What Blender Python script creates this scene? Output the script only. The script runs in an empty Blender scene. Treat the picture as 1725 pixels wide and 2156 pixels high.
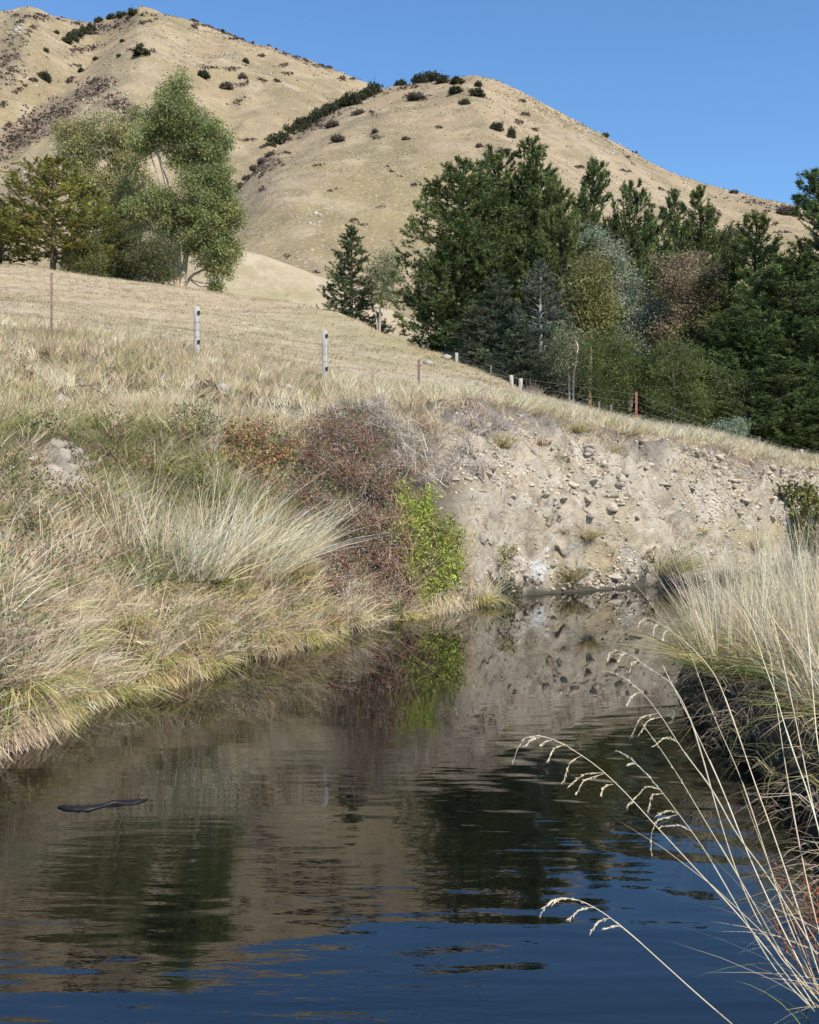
import bpy, math
import numpy as np
from mathutils import Vector

# ------------------------------------------------------------------ camera, sky, sun, exposure
S = bpy.context.scene
COL = S.collection
F, CX, HY, EYE = 2100.0, 862.5, 1050.0, 1.7      # focal length, centre and horizon in survey units, eye height in metres

cam_d = bpy.data.cameras.new('camera')
cam = bpy.data.objects.new('camera', cam_d)
COL.objects.link(cam)
cam.location = (0, 0, EYE)
cam.rotation_euler = (math.radians(90), 0, 0)
cam_d.sensor_fit = 'VERTICAL'
cam_d.sensor_height = 36.0
cam_d.lens = 36.0 * F / 2156.0
cam_d.shift_y = -(1078 - HY) / 2156.0
cam_d.clip_start = 0.05
cam_d.clip_end = 5000
S.camera = cam

SUN_EL, SUN_AZ = 44.0, 141.0                      # azimuth clockwise from +Y (the view direction)
world = bpy.data.worlds.new('World')
S.world = world
world.use_nodes = True
wn = world.node_tree.nodes
wl = world.node_tree.links
wn.clear()
sky = wn.new('ShaderNodeTexSky')
sky.sky_type = 'NISHITA'
sky.sun_disc = False
sky.sun_elevation = math.radians(SUN_EL)
sky.sun_rotation = math.radians(SUN_AZ)
sky.altitude = 600
sky.air_density = 1.25
sky.dust_density = 0.05
sky.ozone_density = 3.0
bg = wn.new('ShaderNodeBackground')
bg.inputs['Strength'].default_value = 0.110
wo = wn.new('ShaderNodeOutputWorld')
tint = wn.new('ShaderNodeMix')                    # clear southern air: one even tint over the whole sky
tint.data_type = 'RGBA'
tint.blend_type = 'MULTIPLY'
tint.inputs['Factor'].default_value = 1.0
tint.inputs['B'].default_value = (0.75, 1.01, 1.23, 1)
wl.new(sky.outputs[0], tint.inputs['A'])
wl.new(tint.outputs['Result'], bg.inputs['Color'])
wl.new(bg.outputs[0], wo.inputs['Surface'])

sun_d = bpy.data.lights.new('sun', 'SUN')
sun_d.energy = 4.8
sun_d.angle = math.radians(0.53)
sun_d.color = (1.0, 0.93, 0.82)
sun = bpy.data.objects.new('sun', sun_d)
COL.objects.link(sun)
_az, _el = math.radians(SUN_AZ), math.radians(SUN_EL)
to_sun = Vector((math.sin(_az) * math.cos(_el), math.cos(_az) * math.cos(_el), math.sin(_el)))
sun.rotation_euler = to_sun.to_track_quat('Z', 'Y').to_euler()
sun.location = (30, -30, 60)

S.view_settings.view_transform = 'Standard'
S.view_settings.look = 'None'
S.view_settings.exposure = 0.45
S.view_settings.gamma = 1.0
S.view_settings.use_curve_mapping = False
S.cycles.max_bounces = 5
S.cycles.diffuse_bounces = 2
S.cycles.glossy_bounces = 3
S.cycles.transmission_bounces = 4
S.cycles.transparent_max_bounces = 8

# ------------------------------------------------------------------ helpers
rng = np.random.default_rng(11)
A = np.array
TRIS = [0]


def px(vx, vy, D):
    """the point at depth D seen at survey position (vx, vy)"""
    return A([(vx - CX) / F * D, D, EYE - (vy - HY) / F * D])


def norm(v):
    return v / np.maximum(np.linalg.norm(v, axis=-1, keepdims=True), 1e-9)


def rand_dirs(n, r=None):
    r = r or rng
    return norm(r.normal(size=(n, 3)))


def _hash(x, y, z, seed):
    h = (x.astype(np.int64) * 374761393 + y.astype(np.int64) * 668265263 + z.astype(np.int64) * 1274126177 + seed * 974711) & 0xFFFFFFFF
    h = ((h ^ (h >> 13)) * 1274126177) & 0xFFFFFFFF
    h = ((h ^ (h >> 16)) * 668265263) & 0xFFFFFFFF
    return ((h ^ (h >> 15)) & 0xFFFFFF) / float(0xFFFFFF)


def vnoise(p, seed=0):
    i = np.floor(p)
    f = p - i
    f = f * f * (3 - 2 * f)
    x, y, z = i[..., 0], i[..., 1], i[..., 2]
    out = 0
    for dx in (0, 1):
        for dy in (0, 1):
            for dz in (0, 1):
                w = (f[..., 0] if dx else 1 - f[..., 0]) * (f[..., 1] if dy else 1 - f[..., 1]) * (f[..., 2] if dz else 1 - f[..., 2])
                out = out + w * _hash(x + dx, y + dy, z + dz, seed)
    return out * 2 - 1


def fbm(p, scale, octv=4, seed=0, gain=0.5):
    p = np.asarray(p, float) / scale
    a, s, t = 1.0, 0.0, 0.0
    for k in range(octv):
        s = s + a * vnoise(p, seed + k * 17)
        t += a
        a *= gain
        p = p * 2.03 + 5.3
    return s / t


def sstep(a, b, x):
    t = np.clip((x - a) / (b - a), 0, 1)
    return t * t * (3 - 2 * t)


def pchip(xk, yk, x):
    """monotone cubic through (xk, yk); yk may have extra trailing axes"""
    xk = np.asarray(xk, float)
    yk = np.asarray(yk, float)
    h = np.diff(xk)
    hs = h.reshape(-1, *([1] * (yk.ndim - 1)))
    d = np.diff(yk, axis=0) / hs
    m = np.zeros_like(yk)
    m[0], m[-1] = d[0], d[-1]
    same = d[:-1] * d[1:] > 0
    w1, w2 = 2 * hs[1:] + hs[:-1], hs[1:] + 2 * hs[:-1]
    with np.errstate(divide='ignore', invalid='ignore'):
        hm = (w1 + w2) / (w1 / d[:-1] + w2 / d[1:])
    m[1:-1] = np.where(same, hm, 0)
    x = np.asarray(x, float)
    i = np.clip(np.searchsorted(xk, x, side='right') - 1, 0, len(xk) - 2)
    sh = (-1,) + (1,) * (yk.ndim - 1)
    hh = h[i].reshape(sh)
    t = ((x - xk[i]) / h[i]).reshape(sh)
    t2, t3 = t * t, t * t * t
    return (2 * t3 - 3 * t2 + 1) * yk[i] + (t3 - 2 * t2 + t) * hh * m[i] + (-2 * t3 + 3 * t2) * yk[i + 1] + (t3 - t2) * hh * m[i + 1]


class MB:
    """collects triangles with vertex colours and links them as ONE mesh object"""

    def __init__(s):
        s.v, s.t, s.c, s.n = [], [], [], 0

    def add(s, v, t, c):
        v = np.asarray(v, float).reshape(-1, 3)
        c = np.asarray(c, float)
        if c.ndim == 1:
            c = np.broadcast_to(c, (len(v), 3))
        s.v.append(v)
        s.t.append(np.asarray(t, np.int64).reshape(-1, 3) + s.n)
        s.c.append(c)
        s.n += len(v)
        return s

    def mesh(s, name, mat, smooth=False, origin=(0, 0, 0)):
        v = np.concatenate(s.v) - np.asarray(origin, float)
        return make_mesh(name, v, np.concatenate(s.t), np.concatenate(s.c), mat, smooth)

    def build(s, name, mat, parent=None, smooth=False, origin=(0, 0, 0), loc=None):
        me = s.mesh(name, mat, smooth, origin)
        o = bpy.data.objects.new(name, me)
        COL.objects.link(o)
        if parent is not None:
            o.parent = parent
        if loc is not None:
            o.location = loc
        elif parent is None:
            o.location = origin
        return o


def make_mesh(name, v, t, c, mat, smooth=False):
    me = bpy.data.meshes.new(name)
    nv, nt = len(v), len(t)
    TRIS[0] += nt
    me.vertices.add(nv)
    me.vertices.foreach_set('co', np.ascontiguousarray(v, np.float32).ravel())
    me.loops.add(nt * 3)
    me.loops.foreach_set('vertex_index', np.ascontiguousarray(t, np.int32).ravel())
    me.polygons.add(nt)
    me.polygons.foreach_set('loop_start', np.arange(0, nt * 3, 3, dtype=np.int32))
    if smooth:
        me.polygons.foreach_set('use_smooth', np.ones(nt, bool))
    if c is not None:
        ca = me.color_attributes.new('Col', 'FLOAT_COLOR', 'POINT')
        c4 = np.ones((nv, 4), np.float32)
        c4[:, :3] = np.clip(c, 0, 1)
        ca.data.foreach_set('color', c4.ravel())
    me.update(calc_edges=True)
    me.materials.append(mat)
    return me


def tag(o, label=None, cat=None, group=None, kind=None):
    if label:
        o['label'] = label
    if cat:
        o['category'] = cat
    if group:
        o['group'] = group
    if kind:
        o['kind'] = kind
    return o


def empty(name, loc, label=None, cat=None, group=None):
    o = bpy.data.objects.new(name, None)
    o.empty_display_size = 0.2
    o.location = tuple(float(x) for x in loc)
    COL.objects.link(o)
    return tag(o, label, cat, group)


def link_copy(o, parent=None, name=None):
    c = o.copy()
    if name:
        c.name = name
    c.parent = parent
    COL.objects.link(c)
    return c


def grid_tris(nv, nu):
    i = np.arange((nv - 1) * (nu - 1))
    r, c = i // (nu - 1), i % (nu - 1)
    a = r * nu + c
    b, d, e = a + 1, a + nu, a + nu + 1
    return np.concatenate([np.stack([a, b, e], 1), np.stack([a, e, d], 1)])


def vary(col, n, amt=0.15, r=None, hue=0.035):
    """n colours scattered about col (one colour, or n of them)"""
    r = r or rng
    col = np.asarray(col, float)
    k = np.exp(r.normal(0, amt, (n, 1)))
    h = np.exp(r.normal(0, hue, (n, 3)))
    return np.clip(col * k * h, 0.003, 0.92)


def pick(cols, weights, n, r=None):
    r = r or rng
    w = A(weights, float)
    return A(cols, float)[r.choice(len(cols), n, p=w / w.sum())]


def blades(mb, base, d, L, W, bend, col, seg=3, r=None):
    """tapered, bent grass blades; base, d, bend (n,3); L, W (n,); col (n,3)"""
    r = r or rng
    n = len(base)
    L = np.broadcast_to(np.asarray(L, float), (n,))[:, None]
    W = np.broadcast_to(np.asarray(W, float), (n,))[:, None]
    side = norm(np.cross(d, rand_dirs(n, r)))
    vs = []
    for k in range(seg):
        t = k / seg
        c = base + d * L * t + bend * L * t * t
        w = W * (1 - 0.65 * t) * 0.5
        vs += [c - side * w, c + side * w]
    vs.append(base + d * L + bend * L)
    m = 2 * seg + 1
    v = np.stack(vs, 1).reshape(-1, 3)
    tr = []
    for k in range(seg - 1):
        a = 2 * k
        tr += [[a, a + 1, a + 3], [a, a + 3, a + 2]]
    tr.append([2 * seg - 2, 2 * seg - 1, 2 * seg])
    t = (np.arange(n)[:, None, None] * m + A(tr)[None]).reshape(-1, 3)
    mb.add(v, t, np.repeat(np.broadcast_to(col, (n, 3)), m, 0))


def leaves(mb, c, d, L, W, col, r=None, tri=False):
    """flat diamond leaves (or plain slivers) from c along d"""
    r = r or rng
    n = len(c)
    L = np.broadcast_to(np.asarray(L, float), (n,))[:, None]
    W = np.broadcast_to(np.asarray(W, float), (n,))[:, None]
    side = norm(np.cross(d, rand_dirs(n, r)))
    if tri:
        v = np.stack([c - side * W * .5, c + side * W * .5, c + d * L], 1).reshape(-1, 3)
        mb.add(v, np.arange(n * 3).reshape(-1, 3), np.repeat(np.broadcast_to(col, (n, 3)), 3, 0))
        return
    nrm = np.cross(d, side)
    v = np.stack([c, c + d * L * .45 + side * W * .5 + nrm * W * .12, c + d * L, c + d * L * .45 - side * W * .5 + nrm * W * .12], 1).reshape(-1, 3)
    t = (np.arange(n)[:, None, None] * 4 + A([[0, 1, 2], [0, 2, 3]])[None]).reshape(-1, 3)
    mb.add(v, t, np.repeat(np.broadcast_to(col, (n, 3)), 4, 0))


def tube(mb, pts, rad, col, sides=5):
    pts = np.asarray(pts, float)
    n = len(pts)
    rad = np.broadcast_to(np.asarray(rad, float), (n,))
    tg = norm(np.gradient(pts, axis=0))
    ref = A([0, 0, 1.0]) if abs(tg[:, 2]).mean() < 0.8 else A([1.0, 0, 0])
    a = norm(np.cross(tg, ref))
    b = np.cross(tg, a)
    th = np.arange(sides) / sides * 2 * np.pi
    v = pts[:, None] + rad[:, None, None] * (a[:, None] * np.cos(th)[None, :, None] + b[:, None] * np.sin(th)[None, :, None])
    i = np.arange(n - 1)[:, None]
    j = np.arange(sides)[None]
    p, q = i * sides + j, i * sides + (j + 1) % sides
    t = np.concatenate([np.stack([p, q, q + sides], -1).reshape(-1, 3), np.stack([p, q + sides, p + sides], -1).reshape(-1, 3)])
    v = v.reshape(-1, 3)
    cap = np.stack([np.full(sides - 2, (n - 1) * sides), (n - 1) * sides + np.arange(1, sides - 1), (n - 1) * sides + np.arange(2, sides)], 1)
    t = np.concatenate([t, cap])
    mb.add(v, t, col)


def smooth_path(pts, n):
    pts = np.asarray(pts, float)
    s = np.concatenate([[0], np.cumsum(np.linalg.norm(np.diff(pts, axis=0), axis=1) + 1e-6)])
    return pchip(s, pts, np.linspace(0, s[-1], n))


def ico(sub=1):
    import bmesh
    bm = bmesh.new()
    bmesh.ops.create_icosphere(bm, subdivisions=sub, radius=1)
    v = A([x.co[:] for x in bm.verts])
    t = A([[x.index for x in f.verts] for f in bm.faces])
    bm.free()
    return v, t


# ------------------------------------------------------------------ materials
def new_mat(name):
    m = bpy.data.materials.new(name)
    m.use_nodes = True
    nt = m.node_tree
    nt.nodes.clear()
    out = nt.nodes.new('ShaderNodeOutputMaterial')
    return m, nt.nodes, nt.links, out


def leaf_mat(name, trans=0.25, rough=0.55, spec=0.25, plain=False):
    m, N, Lk, out = new_mat(name)
    at = N.new('ShaderNodeAttribute')
    at.attribute_name = 'Col'
    p = N.new('ShaderNodeBsdfDiffuse' if plain else 'ShaderNodeBsdfPrincipled')
    p.inputs['Roughness'].default_value = rough
    if not plain:
        p.inputs['Specular IOR Level'].default_value = spec
    tr = N.new('ShaderNodeBsdfTranslucent')
    mx = N.new('ShaderNodeMixShader')
    mx.inputs[0].default_value = trans
    Lk.new(at.outputs['Color'], p.inputs[0])
    Lk.new(at.outputs['Color'], tr.inputs['Color'])
    Lk.new(p.outputs[0], mx.inputs[1])
    Lk.new(tr.outputs[0], mx.inputs[2])
    Lk.new(mx.outputs[0], out.inputs['Surface'])
    return m


def solid_mat(name, scale=4.0, amt=0.35, bump=0.3, bscale=30.0, rough=0.9, stretch=(1, 1, 1), spots=None, bdist=0.03):
    """vertex colour broken up by noise, with fine relief"""
    m, N, Lk, out = new_mat(name)
    at = N.new('ShaderNodeAttribute')
    at.attribute_name = 'Col'
    tc = N.new('ShaderNodeTexCoord')
    mp = N.new('ShaderNodeMapping')
    mp.inputs['Scale'].default_value = stretch
    Lk.new(tc.outputs['Object'], mp.inputs['Vector'])
    n1 = N.new('ShaderNodeTexNoise')
    n1.inputs['Scale'].default_value = scale
    n1.inputs['Detail'].default_value = 8
    n1.inputs['Roughness'].default_value = 0.65
    Lk.new(mp.outputs[0], n1.inputs['Vector'])
    mr = N.new('ShaderNodeMapRange')
    mr.inputs['From Min'].default_value = 0.25
    mr.inputs['From Max'].default_value = 0.75
    mr.inputs['To Min'].default_value = 1 - amt
    mr.inputs['To Max'].default_value = 1 + amt
    Lk.new(n1.outputs[0], mr.inputs['Value'])
    mul = N.new('ShaderNodeMix')
    mul.data_type = 'RGBA'
    mul.blend_type = 'MULTIPLY'
    mul.inputs['Factor'].default_value = 1.0
    Lk.new(at.outputs['Color'], mul.inputs['A'])
    Lk.new(mr.outputs[0], mul.inputs['B'])
    colr = mul.outputs['Result']
    for (sc, thr, sc_col, f) in (spots or []):
        ns = N.new('ShaderNodeTexNoise')
        ns.inputs['Scale'].default_value = sc
        ns.inputs['Detail'].default_value = 5
        Lk.new(mp.outputs[0], ns.inputs['Vector'])
        rp = N.new('ShaderNodeMapRange')
        rp.inputs['From Min'].default_value = thr
        rp.inputs['From Max'].default_value = thr + 0.08
        rp.inputs['To Min'].default_value = 0
        rp.inputs['To Max'].default_value = f
        Lk.new(ns.outputs[0], rp.inputs['Value'])
        mm = N.new('ShaderNodeMix')
        mm.data_type = 'RGBA'
        Lk.new(rp.outputs[0], mm.inputs['Factor'])
        Lk.new(colr, mm.inputs['A'])
        mm.inputs['B'].default_value = (*sc_col, 1)
        colr = mm.outputs['Result']
    p = N.new('ShaderNodeBsdfPrincipled')
    p.inputs['Roughness'].default_value = rough
    p.inputs['Specular IOR Level'].default_value = 0.2
    Lk.new(colr, p.inputs['Base Color'])
    n2 = N.new('ShaderNodeTexNoise')
    n2.inputs['Scale'].default_value = bscale
    n2.inputs['Detail'].default_value = 8
    n2.inputs['Roughness'].default_value = 0.7
    Lk.new(mp.outputs[0], n2.inputs['Vector'])
    bp = N.new('ShaderNodeBump')
    bp.inputs['Strength'].default_value = bump
    bp.inputs['Distance'].default_value = bdist
    Lk.new(n2.outputs[0], bp.inputs['Height'])
    Lk.new(bp.outputs[0], p.inputs['Normal'])
    Lk.new(p.outputs[0], out.inputs['Surface'])
    return m


M_LEAF = leaf_mat('leaf', 0.28, 0.5, 0.3)
M_NEEDLE = leaf_mat('needle', 0.15, 0.6, plain=True)
M_GRASS = leaf_mat('grass_blade', 0.32, 0.6, plain=True)
M_TWIG = leaf_mat('twig', 0.05, 0.8, plain=True)
M_BARK = solid_mat('bark', 6, 0.4, 0.6, 18, 0.9, (1, 1, 0.25))
M_GROUND = solid_mat('earth', 2.2, 0.28, 1.0, 8, 0.95, bdist=0.13, spots=[(0.9, 0.6, (0.34, 0.27, 0.16), 0.35), (30, 0.63, (0.16, 0.13, 0.09), 0.6)])
M_HILL = solid_mat('hill_turf', 0.05, 0.22, 0.8, 0.45, 0.95, bdist=1.0,
                   spots=[(0.7, 0.54, (0.24, 0.18, 0.11), 0.45), (0.22, 0.58, (0.27, 0.215, 0.12), 0.45), (1.3, 0.55, (0.46, 0.36, 0.24), 0.5), (0.9, 0.66, (0.50, 0.45, 0.38), 0.6)])
M_STONE = solid_mat('stone', 3.0, 0.3, 0.5, 14, 0.85, bdist=0.03)
M_WOOD = solid_mat('weathered_wood', 8, 0.35, 0.7, 30, 0.9, (4, 4, 0.35), bdist=0.01)
M_METAL = solid_mat('rusted_steel', 14, 0.4, 0.3, 40, 0.7, bdist=0.004)
M_HILLROCK = solid_mat('hill_rock', 0.5, 0.3, 0.6, 2, 0.9, bdist=0.3)


def water_mat():
    m, N, Lk, out = new_mat('river_water')
    tc = N.new('ShaderNodeTexCoord')
    p = N.new('ShaderNodeBsdfPrincipled')
    p.inputs['Base Color'].default_value = (0.0025, 0.0028, 0.003, 1)
    p.inputs['Roughness'].default_value = 0.015
    p.inputs['IOR'].default_value = 1.74

    def noise(scale, stretch, detail, rot=0.0):
        mp = N.new('ShaderNodeMapping')
        mp.inputs['Scale'].default_value = stretch
        mp.inputs['Rotation'].default_value = (0, 0, rot)
        Lk.new(tc.outputs['Object'], mp.inputs['Vector'])
        n = N.new('ShaderNodeTexNoise')
        n.inputs['Scale'].default_value = scale
        n.inputs['Detail'].default_value = detail
        n.inputs['Roughness'].default_value = 0.5
        Lk.new(mp.outputs[0], n.inputs['Vector'])
        return n.outputs[0]

    def math_(op, a, b):
        q = N.new('ShaderNodeMath')
        q.operation = op
        for i, x in enumerate((a, b)):
            if isinstance(x, (int, float)):
                q.inputs[i].default_value = x
            else:
                Lk.new(x, q.inputs[i])
        return q.outputs[0]

    fine = noise(9.0, (0.45, 1.6, 1), 3, 0.08)
    swell = noise(2.2, (0.35, 1.5, 1), 2, -0.25)
    patch = noise(0.55, (1, 1, 1), 2)
    mr = N.new('ShaderNodeMapRange')
    mr.inputs['From Min'].default_value = 0.40
    mr.inputs['From Max'].default_value = 0.62
    mr.inputs['To Min'].default_value = 0.15
    mr.inputs['To Max'].default_value = 1.0
    Lk.new(patch, mr.inputs['Value'])
    # near water is livelier than the sheltered pool under the bank
    sep = N.new('ShaderNodeSeparateXYZ')
    Lk.new(tc.outputs['Object'], sep.inputs[0])
    near = N.new('ShaderNodeMapRange')
    near.inputs['From Min'].default_value = 9.0
    near.inputs['From Max'].default_value = 4.0
    near.inputs['To Min'].default_value = 0.03
    near.inputs['To Max'].default_value = 1.0
    Lk.new(sep.outputs['Y'], near.inputs['Value'])
    # rings spreading from the reeds on the near bank
    vd = N.new('ShaderNodeVectorMath')
    vd.operation = 'DISTANCE'
    Lk.new(tc.outputs['Object'], vd.inputs[0])
    vd.inputs[1].default_value = (2.6, 6.6, 0)
    dist = math_('ADD', vd.outputs['Value'], math_('MULTIPLY', swell, 0.55))
    ring = math_('SINE', math_('MULTIPLY', dist, 17.0), 0)
    fall = N.new('ShaderNodeMapRange')
    fall.inputs['From Min'].default_value = 0.4
    fall.inputs['From Max'].default_value = 3.4
    fall.inputs['To Min'].default_value = 1.0
    fall.inputs['To Max'].default_value = 0.0
    Lk.new(vd.outputs['Value'], fall.inputs['Value'])
    h = math_('ADD', math_('MULTIPLY', math_('MULTIPLY', fine, mr.outputs[0]), 0.0030), math_('MULTIPLY', swell, 0.0075))
    h = math_('ADD', h, math_('MULTIPLY', math_('MULTIPLY', ring, fall.outputs[0]), 0.0030))
    h = math_('MULTIPLY', h, near.outputs[0])
    bp = N.new('ShaderNodeBump')
    bp.inputs['Strength'].default_value = 1.0
    bp.inputs['Distance'].default_value = 1.0
    Lk.new(h, bp.inputs['Height'])
    Lk.new(bp.outputs[0], p.inputs['Normal'])
    Lk.new(p.outputs[0], out.inputs['Surface'])
    return m


M_WATER = water_mat()

# ------------------------------------------------------------------ terrain sheets


class Sheet:
    def __init__(s, vx, D, Z, lv):
        s.vx, s.D, s.Z, s.lv = vx, D, Z, lv
        s.X = (vx[None] - CX) / F * D
        s.P = np.stack([s.X, D, Z], -1)
        s.py = HY - (Z - EYE) * F / D

    def col(s, vx):
        f = np.interp(vx, s.vx, np.arange(len(s.vx)))
        i = min(int(f), len(s.vx) - 2)
        t = f - i
        return s.D[:, i] * (1 - t) + s.D[:, i + 1] * t, s.Z[:, i] * (1 - t) + s.Z[:, i + 1] * t

    def hit(s, vx, vy, near=0.0):
        """nearest ground point seen at survey position (vx, vy)"""
        D, Z = s.col(vx)
        y = HY - (Z - EYE) * F / D
        ok = D >= near
        w = np.nonzero(ok[:-1] & (y[:-1] >= vy) & (vy > y[1:]))[0]
        if len(w):
            i = w[0]
            t = (y[i] - vy) / (y[i] - y[i + 1])
            d = D[i] * (1 - t) + D[i + 1] * t
            return A([(vx - CX) / F * d, d, Z[i] * (1 - t) + Z[i + 1] * t])
        k = int(np.argmin(np.where(ok, abs(y - vy), 1e9)))
        return A([(vx - CX) / F * D[k], D[k], Z[k]])

    def z(s, X, Y):
        D, Z = s.col(CX + F * X / Y)
        return float(np.interp(Y, D, Z))

    def at(s, vx, D):
        return A([(vx - CX) / F * D, D, s.z((vx - CX) / F * D, D)])

    def scatter(s, n, vx0, vx1, l0, l1, dens=None, r=None):
        """n random points on the sheet, even by area times dens(vx, vy, lv, P)"""
        r = r or rng
        iu = np.where((s.vx >= vx0) & (s.vx <= vx1))[0][:-1]
        iv = np.where((s.lv >= l0) & (s.lv <= l1))[0][:-1]
        a = s.P[np.ix_(iv, iu)]
        b = s.P[np.ix_(iv, iu + 1)]
        c = s.P[np.ix_(iv + 1, iu)]
        e = s.P[np.ix_(iv + 1, iu + 1)]
        w = np.linalg.norm(np.cross(b - a, c - a), axis=-1)
        if dens is not None:
            w = w * np.maximum(dens(np.broadcast_to(s.vx[iu][None], w.shape), s.py[np.ix_(iv, iu)], np.broadcast_to(s.lv[iv][:, None], w.shape), a), 0)
        k = r.choice(w.size, n, p=(w / w.sum()).ravel())
        i, j = k // len(iu), k % len(iu)
        u, v = r.random((n, 1)), r.random((n, 1))
        P = (a[i, j] * (1 - u) + b[i, j] * u) * (1 - v) + (c[i, j] * (1 - u) + e[i, j] * u) * v
        vx = CX + F * P[:, 0] / P[:, 1]
        vy = HY - (P[:, 2] - EYE) * F / P[:, 1]
        lv = s.lv[iv][i] + v[:, 0] * (s.lv[iv + 1][i] - s.lv[iv][i])
        return P, vx, vy, lv


def yz(D, y):
    return EYE + (HY - y) * D / F


# each column: direction, then (distance, height) at the waterline, bank face, mid bank, bank top, fence, paddock, knoll crest, dip, far field, hill foot
COLS = {
    -1700: [(2.8, 0), (3.2, .5), (5, 1.6), (8, 2.8), (12, 4.8), (20, 8), (32, 13), (40, 13.6), (60, 16), (90, 26)],
    -400: [(5.3, 0), (5.8, .55), (9.5, 2.1), (14, 3.0), (20, 5.4), (35, 9.5), (56, 15.3), (66, 15.6), (100, 22), (160, 36)],
    0: [(6.74, 0), (7.3, .55), (11.2, 2.37), (15.5, 3.15), (21.5, yz(21.5, 705)), (38, yz(38, 640)), (58, yz(58, 560)), (66, 15.6), (105, 23), (160, 36)],
    200: [(8.3, 0), (8.9, .6), (12.6, 2.5), (16.5, 3.25), (22.3, yz(22.3, 725)), (38, yz(38, 657)), (60, yz(60, 594)), (68, 15), (105, 23.5), (160, 36)],
    450: [(9.8, 0), (10.4, .6), (14.2, 2.6), (17.5, 3.35), (23.2, yz(23.2, 757)), (38, yz(38, 692)), (61, yz(61, 619)), (69, 13.5), (110, yz(110, 520)), (165, 38)],
    700: [(12.3, 0), (13.0, .7), (16, 2.2), (19.5, 3.5), (24.2, yz(24.2, 810)), (36, yz(36, 748)), (53, yz(53, 667)), (62, 10.5), (100, yz(100, 592)), (165, 34)],
    850: [(14.2, 0), (14.8, 1.0), (17.2, 2.4), (19.6, 3.56), (25.5, yz(25.5, 828)), (34, yz(34, 778)), (45, yz(45, 729)), (58, yz(58, 748)), (95, yz(95, 665)), (165, 30)],
    985: [(15.5, 0), (16.0, 1.2), (17.5, 2.45), (19.3, 3.45), (26.5, yz(26.5, 838)), (33, yz(33, 802)), (42, yz(42, 775)), (50, yz(50, 742)), (90, yz(90, 715)), (165, 28)],
    1100: [(17.4, 0), (17.8, 1.25), (19.0, 2.4), (20.5, 3.34), (27, yz(27, 850)), (32, yz(32, 837)), (37, yz(37, 824)), (50, 7.3), (90, 13), (165, 25)],
    1300: [(18.8, 0), (19.2, 1.2), (20.3, 2.3), (21.7, 3.08), (27.8, yz(27.8, 894)), (32, 4.0), (40, 4.6), (55, 6.5), (90, 11), (165, 24)],
    1500: [(20.8, 0), (21.2, 1.1), (22.1, 2.0), (23.4, 2.78), (29, yz(29, 930)), (33, 3.4), (40, 3.9), (55, 6), (90, 10), (165, 22)],
    1700: [(24.6, 0), (25.0, 1.0), (25.7, 1.75), (26.6, 2.42), (30.5, yz(30.5, 974)), (34, 2.9), (40, 3.5), (55, 5.5), (90, 10), (165, 20)],
    2100: [(36, 0), (36.5, .9), (37.5, 1.6), (38.5, 2.1), (41, 2.5), (44, 2.6), (48, 3.2), (60, 5), (95, 9), (165, 18)],
    2900: [(52, 0), (52.5, .9), (54, 1.6), (55, 2.1), (57, 2.5), (60, 2.6), (64, 3.2), (76, 5), (105, 9), (170, 17)],
}


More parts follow.
